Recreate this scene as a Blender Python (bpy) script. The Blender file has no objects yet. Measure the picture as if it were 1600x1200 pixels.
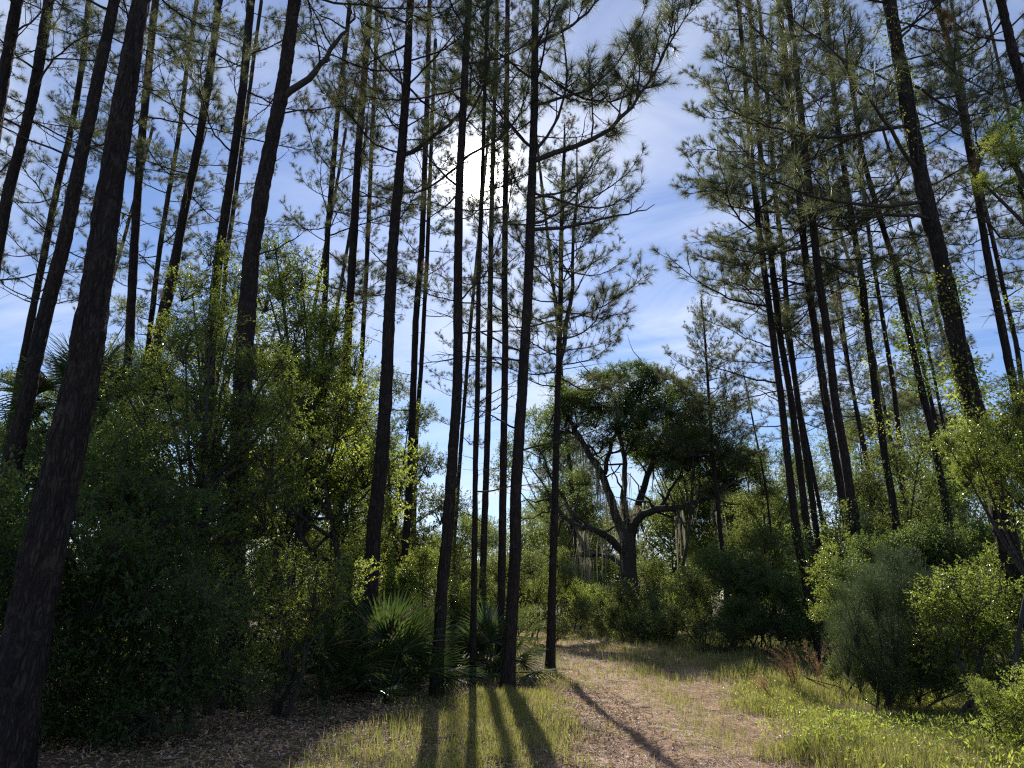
import bpy, math
import numpy as np
from mathutils import Vector, Matrix, Quaternion

R = math.radians
SC = bpy.context.scene
COL = SC.collection

# ------------------------------------------------------------------ camera
F = 1110.0                      # focal length in pixels of the 1600x1200 photograph
CAM = np.array([0.0, 0.0, 1.55])
zen = np.array([62.0 / F, 3740.0 / F, -1.0]); zen /= np.linalg.norm(zen)   # world up seen by the camera
fwd_c = np.array([0, 0, -1.0])
yw = fwd_c - zen * fwd_c.dot(zen); yw /= np.linalg.norm(yw)                # world +Y seen by the camera
xw = np.cross(yw, zen)
RC = np.array([xw, yw, zen])    # rows: world axes in camera space, so RC maps camera vectors to world
cam_d = bpy.data.cameras.new('camera'); cam = bpy.data.objects.new('camera', cam_d); COL.objects.link(cam)
cam_d.sensor_width = 36.0; cam_d.lens = F / 1600 * 36.0
cam_d.clip_start = 0.05; cam_d.clip_end = 3000
M = Matrix([list(r) for r in RC]).to_4x4(); M.translation = Vector(CAM)
cam.matrix_world = M
SC.camera = cam

def ray(x, y):
    v = RC @ np.array([x - 800.0, 600.0 - y, -F]); return v / np.linalg.norm(v)
def at(x, y, D):
    r = ray(x, y); return CAM + r * (D / r[1])
def depth(p):                   # camera z-depth of a point
    return float((p - CAM) @ RC @ np.array([0, 0, -1.0]))

# ------------------------------------------------------------------ world + sun
SUNV = ray(748, 272)
el = math.asin(SUNV[2]); az = math.atan2(SUNV[0], SUNV[1])
w = bpy.data.worlds.new('World'); SC.world = w; w.use_nodes = True
nt = w.node_tree; N = nt.nodes; L = nt.links
for n in list(N): N.remove(n)
def node(nt, t, **kw):
    n = nt.nodes.new(t)
    for k, v in kw.items(): setattr(n, k, v)
    return n
def math_n(nt, op, a, b=None, c=None, clamp=False):
    n = nt.nodes.new('ShaderNodeMath'); n.operation = op; n.use_clamp = clamp
    for i, v in enumerate((a, b, c)):
        if v is None: continue
        if isinstance(v, (int, float)): n.inputs[i].default_value = v
        else: nt.links.new(v, n.inputs[i])
    return n.outputs[0]
def mixc(nt, f, a, b, blend='MIX'):
    n = nt.nodes.new('ShaderNodeMix'); n.data_type = 'RGBA'; n.blend_type = blend
    for s, v in ((n.inputs[0], f), (n.inputs[6], a), (n.inputs[7], b)):
        if isinstance(v, (int, float)): s.default_value = v
        elif isinstance(v, (tuple, list)): s.default_value = (*v, 1)[:4]
        else: nt.links.new(v, s)
    return n.outputs[2]
def ramp(nt, fac, stops):
    n = nt.nodes.new('ShaderNodeValToRGB'); e = n.color_ramp.elements
    while len(e) < len(stops): e.new(0.5)
    for i, (p, c) in enumerate(stops):
        e[i].position = p; e[i].color = (c, c, c, 1) if isinstance(c, (int, float)) else (*c, 1)
    nt.links.new(fac, n.inputs[0]); return n.outputs[0]
def noise(nt, vec, scale, detail=4, rough=0.55, dist=0.0):
    n = nt.nodes.new('ShaderNodeTexNoise'); n.inputs['Scale'].default_value = scale
    n.inputs['Detail'].default_value = detail; n.inputs['Roughness'].default_value = rough
    n.inputs['Distortion'].default_value = dist
    if vec is not None: nt.links.new(vec, n.inputs['Vector'])
    return n.outputs[0]

SKY_STRENGTH = 0.092
sky = node(nt, 'ShaderNodeTexSky', sky_type='NISHITA')
sky.sun_disc = False; sky.sun_elevation = el; sky.sun_rotation = az
sky.air_density = 1.0; sky.dust_density = 0.15; sky.ozone_density = 2.5
tc = node(nt, 'ShaderNodeTexCoord')
D3 = tc.outputs['Generated']
sep = node(nt, 'ShaderNodeSeparateXYZ'); L.new(D3, sep.inputs[0])
zc = math_n(nt, 'ADD', math_n(nt, 'MAXIMUM', sep.outputs[2], 0.0), 0.12)
cu = math_n(nt, 'DIVIDE', sep.outputs[0], zc); cv = math_n(nt, 'DIVIDE', sep.outputs[1], zc)
cmb = node(nt, 'ShaderNodeCombineXYZ')
L.new(math_n(nt, 'ADD', math_n(nt, 'MULTIPLY', cu, 0.55), math_n(nt, 'MULTIPLY', cv, -0.22)), cmb.inputs[0])
L.new(math_n(nt, 'ADD', math_n(nt, 'MULTIPLY', cv, 1.0), math_n(nt, 'MULTIPLY', cu, 0.5)), cmb.inputs[1])
n1 = noise(nt, cmb.outputs[0], 1.6, 8, 0.62, 0.7)
n2 = noise(nt, cmb.outputs[0], 0.7, 3, 0.5, 0.2)
cl = math_n(nt, 'MULTIPLY', ramp(nt, n1, [(0.40, 0.0), (0.64, 1.0)]), ramp(nt, n2, [(0.36, 0.1), (0.56, 1.0)]))
sd = node(nt, 'ShaderNodeVectorMath', operation='DOT_PRODUCT')
L.new(D3, sd.inputs[0]); sd.inputs[1].default_value = tuple(SUNV)
dot = math_n(nt, 'MAXIMUM', sd.outputs['Value'], 0.0)
veil = math_n(nt, 'POWER', dot, 14.0)          # thin cirrus veil, thicker near the sun
clf = math_n(nt, 'ADD', math_n(nt, 'MULTIPLY', cl, 0.7), math_n(nt, 'MULTIPLY', veil, 0.03), clamp=True)
skyc = mixc(nt, 1.0, sky.outputs[0], (0.86, 0.93, 1.12), 'MULTIPLY')
cloudc = mixc(nt, math_n(nt, 'POWER', dot, 10.0), (6.8, 7.6, 9.2), (9.5, 9.8, 10.6))
base = mixc(nt, clf, skyc, cloudc)
glow = math_n(nt, 'ADD', math_n(nt, 'MULTIPLY', math_n(nt, 'POWER', dot, 3000.0), 160.0),
              math_n(nt, 'ADD', math_n(nt, 'MULTIPLY', math_n(nt, 'POWER', dot, 900.0), 22.0),
                     math_n(nt, 'MULTIPLY', math_n(nt, 'POWER', dot, 110.0), 1.6)))
glc = mixc(nt, 1.0, (1.0, 0.97, 0.93), glow, 'MULTIPLY')
tot = mixc(nt, 1.0, base, glc, 'ADD')
bg = node(nt, 'ShaderNodeBackground'); bg.inputs[1].default_value = SKY_STRENGTH
L.new(tot, bg.inputs[0])
wo = node(nt, 'ShaderNodeOutputWorld'); L.new(bg.outputs[0], wo.inputs[0])
w.cycles.sampling_method = 'MANUAL'; w.cycles.sample_map_resolution = 1024

sl = bpy.data.lights.new('sun', 'SUN'); sl.energy = 5.0; sl.angle = R(0.53); sl.color = (1.0, 0.93, 0.80)
so = bpy.data.objects.new('sun', sl); COL.objects.link(so)
so.rotation_euler = Vector(SUNV).to_track_quat('Z', 'Y').to_euler()
so.location = tuple(SUNV * 60)

SC.view_settings.view_transform = 'Standard'; SC.view_settings.look = 'None'
SC.view_settings.gamma = 1; SC.view_settings.use_curve_mapping = False
SC.view_settings.exposure = 0.35
SC.render.engine = 'CYCLES'
cy = SC.cycles
cy.max_bounces = 7; cy.diffuse_bounces = 4; cy.glossy_bounces = 2; cy.transmission_bounces = 5
cy.transparent_max_bounces = 4; cy.sample_clamp_indirect = 4.0; cy.use_denoising = False
cy.filter_width = 1.25
cy.caustics_reflective = False; cy.caustics_refractive = False

# ------------------------------------------------------------------ materials
def new_mat(name):
    m = bpy.data.materials.new(name); m.use_nodes = True
    for n in list(m.node_tree.nodes): m.node_tree.nodes.remove(n)
    return m, m.node_tree
def leaf_mat(name, c1, c2, tr1, tr2, rough=0.4, spec=0.5, tmix=0.45, dead=None):
    m, t = new_mat(name)
    g = node(t, 'ShaderNodeNewGeometry'); rnd = g.outputs['Random Per Island']
    oi = node(t, 'ShaderNodeObjectInfo')
    f = math_n(t, 'ADD', math_n(t, 'MULTIPLY', rnd, 0.75), math_n(t, 'MULTIPLY', oi.outputs['Random'], 0.25))
    a = mixc(t, f, c1, c2); b = mixc(t, f, tr1, tr2)
    if dead:
        k = math_n(t, 'GREATER_THAN', math_n(t, 'FRACT', math_n(t, 'MULTIPLY', rnd, 7.13)), 1 - dead[0])
        a = mixc(t, k, a, dead[1]); b = mixc(t, k, b, dead[1])
    p = node(t, 'ShaderNodeBsdfPrincipled'); t.links.new(a, p.inputs['Base Color'])
    p.inputs['Roughness'].default_value = rough; p.inputs['Specular IOR Level'].default_value = spec
    tr = node(t, 'ShaderNodeBsdfTranslucent'); t.links.new(b, tr.inputs[0])
    mx = node(t, 'ShaderNodeMixShader'); mx.inputs[0].default_value = tmix
    t.links.new(p.outputs[0], mx.inputs[1]); t.links.new(tr.outputs[0], mx.inputs[2])
    o = node(t, 'ShaderNodeOutputMaterial'); t.links.new(mx.outputs[0], o.inputs[0])
    return m
def bark_mat(name, c1, c2, c3, sc=1.0, bump=0.5):
    m, t = new_mat(name)
    tcn = node(t, 'ShaderNodeTexCoord'); mp = node(t, 'ShaderNodeMapping')
    mp.inputs['Scale'].default_value = (1, 1, 0.2); t.links.new(tcn.outputs['Object'], mp.inputs[0])
    v = node(t, 'ShaderNodeTexVoronoi', feature='DISTANCE_TO_EDGE'); v.inputs['Scale'].default_value = 30 * sc
    nz = noise(t, mp.outputs[0], 34 * sc, 5, 0.7)
    wv = node(t, 'ShaderNodeVectorMath', operation='ADD')
    sc_n = node(t, 'ShaderNodeVectorMath', operation='SCALE'); sc_n.inputs['Scale'].default_value = 0.11
    nc = node(t, 'ShaderNodeTexNoise'); nc.inputs['Scale'].default_value = 6 * sc; t.links.new(mp.outputs[0], nc.inputs['Vector'])
    t.links.new(nc.outputs['Color'], sc_n.inputs[0]); t.links.new(mp.outputs[0], wv.inputs[0]); t.links.new(sc_n.outputs[0], wv.inputs[1])
    t.links.new(wv.outputs[0], v.inputs['Vector'])
    v2 = node(t, 'ShaderNodeTexVoronoi', feature='DISTANCE_TO_EDGE'); v2.inputs['Scale'].default_value = 13 * sc
    t.links.new(wv.outputs[0], v2.inputs['Vector'])
    edge = math_n(t, 'MINIMUM', ramp(t, v.outputs[0], [(0.0, 0.35), (0.2, 1.0)]), ramp(t, v2.outputs[0], [(0.0, 0.2), (0.14, 1.0)]))
    edge = math_n(t, 'MAXIMUM', edge, ramp(t, noise(t, tcn.outputs['Object'], 5.0, 4, 0.7), [(0.5, 0.0), (0.62, 0.9)]))
    col = mixc(t, nz, c1, c2)
    big = noise(t, tcn.outputs['Object'], 1.3, 3, 0.6)
    col = mixc(t, ramp(t, big, [(0.45, 0.0), (0.7, 0.7)]), col, c3)
    col = mixc(t, edge, tuple(x * 0.35 for x in c1), col)
    p = node(t, 'ShaderNodeBsdfPrincipled'); t.links.new(col, p.inputs['Base Color'])
    p.inputs['Roughness'].default_value = 0.9; p.inputs['Specular IOR Level'].default_value = 0.2
    h = math_n(t, 'ADD', math_n(t, 'MULTIPLY', edge, 0.7), math_n(t, 'MULTIPLY', nz, 0.5))
    bp = node(t, 'ShaderNodeBump'); bp.inputs['Strength'].default_value = bump; bp.inputs['Distance'].default_value = 0.03
    t.links.new(h, bp.inputs['Height']); t.links.new(bp.outputs[0], p.inputs['Normal'])
    o = node(t, 'ShaderNodeOutputMaterial'); t.links.new(p.outputs[0], o.inputs[0])
    return m
def plain_mat(name, c1, c2, scale=8.0, rough=0.9):
    m, t = new_mat(name)
    tcn = node(t, 'ShaderNodeTexCoord')
    col = mixc(t, noise(t, tcn.outputs['Object'], scale, 5, 0.6), c1, c2)
    p = node(t, 'ShaderNodeBsdfPrincipled'); t.links.new(col, p.inputs['Base Color'])
    p.inputs['Roughness'].default_value = rough; p.inputs['Specular IOR Level'].default_value = 0.25
    o = node(t, 'ShaderNodeOutputMaterial'); t.links.new(p.outputs[0], o.inputs[0])
    return m

M_BARK = bark_mat('pine_bark', (0.022, 0.019, 0.018), (0.075, 0.058, 0.050), (0.085, 0.050, 0.036), 1.0, 1.0)
M_OAKB = bark_mat('oak_bark', (0.05, 0.045, 0.04), (0.10, 0.09, 0.08), (0.11, 0.11, 0.09), 1.6, 0.5)
M_TWIG = plain_mat('twig_bark', (0.035, 0.029, 0.025), (0.07, 0.058, 0.05), 12)
M_NEED = leaf_mat('pine_needles', (0.045, 0.065, 0.032), (0.09, 0.105, 0.05), (0.13, 0.17, 0.07), (0.28, 0.30, 0.13), 0.5, 0.3, 0.42, (0.05, (0.16, 0.09, 0.04)))
M_NEEDB = leaf_mat('browning_needles', (0.05, 0.06, 0.02), (0.12, 0.09, 0.04), (0.14, 0.12, 0.05), (0.26, 0.16, 0.08), 0.6, 0.2, 0.42, (0.35, (0.18, 0.09, 0.045)))
M_LEAF = leaf_mat('glossy_leaves', (0.045, 0.085, 0.02), (0.09, 0.13, 0.035), (0.22, 0.32, 0.045), (0.50, 0.56, 0.10), 0.22, 0.7, 0.58, (0.02, (0.25, 0.17, 0.06)))
M_LEAFY = leaf_mat('young_and_sunlit_leaves', (0.06, 0.10, 0.02), (0.11, 0.14, 0.035), (0.40, 0.54, 0.07), (0.66, 0.70, 0.13), 0.4, 0.45, 0.56)
M_LEAFD = leaf_mat('oak_and_shade_leaves', (0.022, 0.045, 0.014), (0.045, 0.07, 0.022), (0.16, 0.27, 0.04), (0.36, 0.46, 0.08), 0.45, 0.4, 0.38)
M_LEAFF = leaf_mat('woodland_leaves', (0.035, 0.065, 0.02), (0.07, 0.095, 0.03), (0.18, 0.28, 0.05), (0.44, 0.48, 0.10), 0.48, 0.4, 0.46, (0.05, (0.22, 0.15, 0.07)))
M_WISP = leaf_mat('wispy_leaves', (0.035, 0.06, 0.028), (0.07, 0.095, 0.045), (0.06, 0.10, 0.035), (0.15, 0.20, 0.07), 0.5, 0.3, 0.35)
M_PALM = leaf_mat('palm_blades', (0.025, 0.05, 0.018), (0.055, 0.08, 0.026), (0.06, 0.12, 0.025), (0.18, 0.25, 0.05), 0.30, 0.6, 0.35, (0.07, (0.20, 0.15, 0.09)))
M_GRASS = leaf_mat('grass_blades', (0.07, 0.11, 0.025), (0.15, 0.17, 0.05), (0.26, 0.33, 0.05), (0.50, 0.50, 0.12), 0.5, 0.3, 0.5, (0.3, (0.42, 0.32, 0.16)))
M_STRAW = leaf_mat('pine_straw', (0.28, 0.155, 0.09), (0.62, 0.41, 0.27), (0.16, 0.09, 0.05), (0.3, 0.2, 0.12), 0.6, 0.25, 0.15, (0.18, (0.55, 0.46, 0.38)))
M_SEDGE = leaf_mat('dry_grass', (0.30, 0.17, 0.09), (0.50, 0.33, 0.18), (0.44, 0.26, 0.13), (0.66, 0.45, 0.25), 0.55, 0.3, 0.4)
M_MOSS = leaf_mat('hanging_moss', (0.18, 0.185, 0.14), (0.30, 0.29, 0.22), (0.3, 0.29, 0.21), (0.45, 0.42, 0.3), 0.9, 0.1, 0.4)

# ------------------------------------------------------------------ mesh helpers
class MB:
    def __init__(s): s.V = []; s.F3 = []; s.F4 = []; s.m3 = []; s.m4 = []; s.n = 0
    def add(s, v, f3=None, f4=None, mi=0):
        v = np.asarray(v, float).reshape(-1, 3)
        if f3 is not None and len(f3): s.F3.append(np.asarray(f3) + s.n); s.m3.append(np.full(len(f3), mi))
        if f4 is not None and len(f4): s.F4.append(np.asarray(f4) + s.n); s.m4.append(np.full(len(f4), mi))
        s.V.append(v); s.n += len(v)
    def tube(s, P, r, sides=6, mi=0, disp=None, cap=True):
        P = np.asarray(P, float); r = np.asarray(r, float) * np.ones(len(P)); n = len(P)
        T = np.gradient(P, axis=0); T /= np.linalg.norm(T, axis=1)[:, None] + 1e-9
        ref = np.array([0, 0, 1.0]) if abs(T[0, 2]) < 0.8 else np.array([1.0, 0, 0])
        A = np.cross(T, ref); A /= np.linalg.norm(A, axis=1)[:, None] + 1e-9
        B = np.cross(T, A)
        th = np.arange(sides) / sides * 2 * np.pi
        rr = r[:, None] * np.ones(sides)
        if disp is not None: rr = rr * disp
        v = P[:, None] + rr[..., None] * (np.cos(th)[None, :, None] * A[:, None] + np.sin(th)[None, :, None] * B[:, None])
        i = np.arange(n - 1)[:, None] * sides; j = np.arange(sides)[None]; k = (j + 1) % sides
        f = np.stack([i + j, i + sides + j, i + sides + k, i + k], -1).reshape(-1, 4)
        vv = v.reshape(-1, 3); f3 = None
        if cap:
            vv = np.vstack([vv, P[-1] + T[-1] * r[-1] * 0.5]); c = n * sides; b = (n - 1) * sides
            f3 = [(b + q, c, b + (q + 1) % sides) for q in range(sides)]
        s.add(vv, f3, f, mi)
    def mesh(s, name, mats, smooth=False):
        me = bpy.data.meshes.new(name)
        V = np.vstack(s.V); me.vertices.add(len(V)); me.vertices.foreach_set('co', V.ravel().astype(np.float32))
        F3 = np.vstack(s.F3) if s.F3 else np.zeros((0, 3), int); F4 = np.vstack(s.F4) if s.F4 else np.zeros((0, 4), int)
        idx = np.concatenate([F3.ravel(), F4.ravel()]).astype(np.int32)
        st = np.concatenate([np.arange(len(F3)) * 3, len(F3) * 3 + np.arange(len(F4)) * 4]).astype(np.int32)
        me.loops.add(len(idx)); me.loops.foreach_set('vertex_index', idx)
        me.polygons.add(len(st)); me.polygons.foreach_set('loop_start', st)
        mi = np.concatenate([np.concatenate(s.m3) if s.m3 else [], np.concatenate(s.m4) if s.m4 else []]).astype(np.int32)
        me.polygons.foreach_set('material_index', mi)
        for m in mats: me.materials.append(m)
        me.update(calc_edges=True)
        me.polygons.foreach_set('use_smooth', np.full(len(st), smooth))
        return me

def link(name, me, parent=None, mat=None, kind=None):
    o = bpy.data.objects.new(name, me); COL.objects.link(o)
    if parent is not None: o.parent = parent
    if mat is not None: o.matrix_basis = mat
    if kind: o['kind'] = kind
    return o
def thing(name, label, cat, loc=(0, 0, 0), group=None):
    o = bpy.data.objects.new(name, None); COL.objects.link(o); o.location = tuple(loc)
    o.empty_display_size = 0.2
    o['label'] = label; o['category'] = cat
    if group: o['group'] = group
    return o
def unit(v): return v / (np.linalg.norm(v, axis=-1, keepdims=True) + 1e-9)
def rnd_dir(rng, n): return unit(rng.normal(size=(n, 3)))

def strips(mb, P, Dv, L_, W, mi=0):
    """thin single-triangle needles"""
    n = len(P); S = unit(np.cross(Dv, rnd_dir(np.random.default_rng(n), n)))
    v = np.stack([P - S * W[:, None] / 2, P + S * W[:, None] / 2, P + Dv * L_[:, None]], 1).reshape(-1, 3)
    mb.add(v, np.arange(3 * n).reshape(-1, 3), None, mi)
def leaves(mb, P, Dv, Nn, L_, W, fold=0.12, mi=0):
    """folded rhombic leaves: 2 triangles sharing the midrib"""
    n = len(P); Dv = unit(Dv); S = unit(np.cross(Dv, Nn)); Nn = np.cross(S, Dv)
    mid = P + Dv * (L_ * 0.45)[:, None]; lift = Nn * (W * fold)[:, None]
    v = np.stack([P, mid - S * W[:, None] / 2 + lift, P + Dv * L_[:, None] - lift * 0.8, mid + S * W[:, None] / 2 + lift], 1).reshape(-1, 3)
    i = np.arange(n)[:, None] * 4
    mb.add(v, np.concatenate([i + [[0, 1, 2]], i + [[0, 2, 3]]]), None, mi)

# ground height and path
def hgt(x, y):
    x = np.asarray(x, float); y = np.asarray(y, float)
    h = 0.04 * np.sin(x * 0.9 + 1) * np.cos(y * 0.55) + 0.025 * np.sin(x * 2.3 + y * 1.7) + 0.05 * np.sin(y * 0.21 + 2)
    h = h + 0.012 * np.sin(x * 6.1 + 2 * np.sin(y * 3.1)) * np.cos(y * 5.3)
    h = h - 0.07 * path(x, y)
    pc = np.interp(y, [-50, 4, 7.5, 12, 17, 22, 27], [1.2, 1.4, 1.85, 2.45, 3.0, 3.3, 2.2])
    h = h - 0.045 * (np.exp(-((x - pc - 0.75) / 0.28) ** 2) + np.exp(-((x - pc + 0.75) / 0.28) ** 2)) * (y < 27)
    far = np.clip((np.hypot(x, y) - 40) / 60, 0, 1)
    return h * (1 - far)
def path(x, y):
    cx = np.interp(y, [-50, 4, 7.5, 12, 17, 22, 27, 33, 40, 60], [1.2, 1.4, 1.85, 2.45, 3.0, 3.3, 2.2, -0.2, -4.5, -18])
    hw = np.interp(y, [0, 7.5, 12, 17, 22, 40], [1.1, 1.2, 1.55, 1.9, 1.9, 1.6])
    e = 0.25 * np.sin(y * 1.3 + x) + 0.18 * np.sin(y * 3.1 + 2 * x) + 0.10 * np.sin(x * 5 + y * 6)
    d = (np.abs(x - cx) + e) / hw
    return np.clip((1.25 - d) / 0.5, 0, 1)
def vnoise(x, y, s, seed=0):
    """cheap value noise"""
    x = np.asarray(x) * s + 1000; y = np.asarray(y) * s + 1000
    xi = np.floor(x).astype(np.int64); yi = np.floor(y).astype(np.int64); fx = x - xi; fy = y - yi
    fx = fx * fx * (3 - 2 * fx); fy = fy * fy * (3 - 2 * fy)
    def h(a, b):
        k = np.sin(a * 127.1 + b * 311.7 + seed * 74.7) * 43758.5453; return k - np.floor(k)
    return (h(xi, yi) * (1 - fx) + h(xi + 1, yi) * fx) * (1 - fy) + (h(xi, yi + 1) * (1 - fx) + h(xi + 1, yi + 1) * fx) * fy
def gpt(x, y): return np.array([x, y, float(hgt(x, y))])
def ground_at(px, D):
    """ground point at distance D below pixel column px (near the ground line)"""
    z = 0.0; p = None
    y = 1000.0
    for _ in range(30):
        p = at(px, y, D); y += (p[2] - z) * F / D * 0.9
    return gpt(p[0], D)

# ------------------------------------------------------------------ ground
def axis(lo, hi, step, far, growth=1.25):
    c = list(np.arange(lo, hi + 1e-6, step)); s = step
    while c[-1] < far: s *= growth; c.append(c[-1] + s)
    s = step
    while c[0] > -far: s *= growth; c.insert(0, c[0] - s)
    return np.array(c)
gx = axis(-9, 11, 0.11, 900); gy = axis(4, 30, 0.11, 900)
X, Y = np.meshgrid(gx, gy); Z = hgt(X, Y)
near = (np.abs(X - 1) < 10) & (Y > 4) & (Y < 30)
Z = Z + near * (vnoise(X, Y, 3.0, 1) - 0.5) * 0.035 + near * (vnoise(X, Y, 7.0, 2) - 0.5) * 0.02
mb = MB(); nx, ny = len(gx), len(gy)
i = np.arange(ny - 1)[:, None] * nx + np.arange(nx - 1)[None]
mb.add(np.stack([X, Y, Z], -1), None, np.stack([i, i + 1, i + nx + 1, i + nx], -1).reshape(-1, 4))
m, t = new_mat('forest_floor')
tcn = node(t, 'ShaderNodeTexCoord'); O = tcn.outputs['Object']
at_n = node(t, 'ShaderNodeAttribute'); at_n.attribute_name = 'path'
n_f = noise(t, O, 22, 6, 0.7); n_m = noise(t, O, 2.2, 5, 0.6); n_g = noise(t, O, 0.8, 4, 0.6)
floor_c = mixc(t, ramp(t, n_f, [(0.35, 0), (0.65, 1)]), (0.075, 0.05, 0.035), (0.21, 0.15, 0.10))
floor_c = mixc(t, ramp(t, n_m, [(0.45, 0), (0.62, 0.8)]), floor_c, (0.075, 0.085, 0.03))
path_c = mixc(t, ramp(t, n_f, [(0.3, 0), (0.7, 1)]), (0.38, 0.225, 0.15), (0.64, 0.44, 0.32))
path_c = mixc(t, ramp(t, n_m, [(0.45, 0), (0.62, 0.85)]), path_c, (0.20, 0.125, 0.085))
path_c = mixc(t, ramp(t, n_g, [(0.52, 0), (0.7, 0.45)]), path_c, (0.15, 0.15, 0.06))
pf = math_n(t, 'MULTIPLY', at_n.outputs['Fac'], math_n(t, 'ADD', 0.55, n_m), clamp=True)
gc = mixc(t, pf, floor_c, path_c)
p = node(t, 'ShaderNodeBsdfPrincipled'); t.links.new(gc, p.inputs['Base Color']); p.inputs['Roughness'].default_value = 0.95
p.inputs['Specular IOR Level'].default_value = 0.15
bp = node(t, 'ShaderNodeBump'); bp.inputs['Strength'].default_value = 0.9; bp.inputs['Distance'].default_value = 0.03
t.links.new(noise(t, O, 45, 6, 0.75), bp.inputs['Height']); t.links.new(bp.outputs[0], p.inputs['Normal'])
o_ = node(t, 'ShaderNodeOutputMaterial'); t.links.new(p.outputs[0], o_.inputs[0])
gme = mb.mesh('ground', [m], True)
att = gme.attributes.new('path', 'FLOAT', 'POINT'); att.data.foreach_set('value', path(X, Y).ravel().astype(np.float32))
link('ground', gme, kind='structure')

# ------------------------------------------------------------------ pine limb library
def pine_limb(seed, dense=1.0, mat=M_NEED, bare=False):
    rng = np.random.default_rng(seed); W = MB(); Nd = MB()
    LEN = 3.0; n = 14; tt = np.linspace(0, 1, n)
    bow = rng.uniform(0.2, 0.5) if not bare else rng.uniform(.05, .16); side = rng.normal() * (0.18 if not bare else .06)
    P = np.stack([tt * LEN, side * np.sin(tt * 3.1) + 0.02 * np.cumsum(rng.normal(size=n)),
                  -bow * np.sin(tt * np.pi) * 0.7 + 0.02 * np.cumsum(rng.normal(size=n))], 1); P -= P[0]
    W.tube(P, 0.024 * (1 - tt) ** 0.8 + 0.005, 6)
    tufts = []
    def pt(t): return np.array([np.interp(t, tt, P[:, k]) for k in range(3)])
    def tuft(p, d, s=1.0): tufts.append((p, d, s))
    nsub = int(13 * dense) if not bare else 5
    for k in range(nsub):
        t0 = 0.22 + 0.76 * (k + rng.uniform(0, .8)) / nsub; sgn = 1 if k % 2 else -1
        b = pt(t0); ln = rng.uniform(0.45, 1.05) * (1.15 - 0.7 * t0)
        d = unit(np.array([1.0, sgn * rng.uniform(0.5, 1.1), rng.normal() * 0.35 + 0.25]))
        m_ = 6; u = np.linspace(0, 1, m_)[:, None]
        Q = b + d * ln * u + np.array([0, 0, 0.22 * ln]) * u ** 2 + np.cumsum(rng.normal(size=(m_, 3)), 0) * 0.015 * (u > 0)
        W.tube(Q, np.linspace(0.011, 0.004, m_), 4)
        if bare: continue
        tuft(Q[-1], unit(Q[-1] - Q[-2]))
        for q in range(int(rng.integers(2, 5) * dense + .5)):
            u0 = rng.uniform(0.35, 0.95); b2 = Q[0] + (Q[-1] - Q[0]) * u0 + np.array([0, 0, 0.22 * ln]) * (u0 ** 2 - u0)
            d2 = unit(d + rng.normal(size=3) * 0.55 + [0, 0, 0.25]); l2 = rng.uniform(0.12, 0.34)
            Q2 = np.stack([b2, b2 + d2 * l2 * 0.5 + rng.normal(size=3) * 0.01, b2 + d2 * l2 + [0, 0, 0.03]])
            W.tube(Q2, [0.006, 0.0045, 0.0035], 3); tuft(Q2[-1], d2, rng.uniform(0.8, 1.05))
    if not bare:
        tuft(P[-1], unit(P[-1] - P[-2]))
        for (p, d, s) in tufts:
            nn = int(44 * rng.uniform(0.7, 1.2))
            dd = unit(d + rnd_dir(rng, nn) * rng.uniform(0.6, 1.6, nn)[:, None])
            back = rng.uniform(0, 0.13, nn)
            strips(Nd, p - d * back[:, None], dd, rng.uniform(0.17, 0.30, nn) * s, np.full(nn, 0.0062))
    wm = W.mesh('pine_limb', [M_TWIG], True)
    return wm, (None if bare else Nd.mesh('pine_needles', [mat]))
LIMBS = [pine_limb(100 + k, [0.75, 1.0, 1.25][k % 3]) for k in range(12)]
LIMBS_BR = [pine_limb(150 + k, 0.8, M_NEEDB) for k in range(4)]
BARES = [pine_limb(170 + k, 1, bare=True) for k in range(6)]

def trunk_mesh(P, r, sides, rough, seed, mat):
    rng = np.random.default_rng(seed); P = np.asarray(P); r = np.asarray(r)
    n = len(P); th = np.arange(sides) / sides * 2 * np.pi
    seg = np.linalg.norm(np.diff(P, axis=0), axis=1); z = np.concatenate([[0], np.cumsum(seg)])
    U, Zz = np.meshgrid(th, z)
    a = vnoise(np.cos(U) * 3.2 + 10, Zz * 2.2 + np.sin(U) * 3.2, 1.3, seed) - 0.5
    b = vnoise(np.cos(U) * 7 + np.sin(U) * 2, Zz * 7 + np.sin(U) * 7, 1.6, seed + 3) - 0.5
    disp = 1 + rough * (1.0 * a + 1.5 * b)
    mb = MB(); mb.tube(P, r, sides, 0, disp)
    return mb.mesh('trunk', [mat], True)

def place_limb(root, base, tip, variant, roll, name='branch', thick=1.0):
    """one limb from base to tip (world), child of root, needles as its sub-part"""
    v = Vector(tuple(tip - base)); ln = v.length
    q = v.to_track_quat('X', 'Z') @ Quaternion((1, 0, 0), roll)
    s = ln / 3.0; ts = s * thick
    mtx = Matrix.Translation(Vector(tuple(base)) - root.location) @ q.to_matrix().to_4x4() @ Matrix.Diagonal((s, ts, ts, 1))
    b = link(name, variant[0], root, mtx)
    if variant[1] is not None: link('needles', variant[1], b)
    return b

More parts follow.
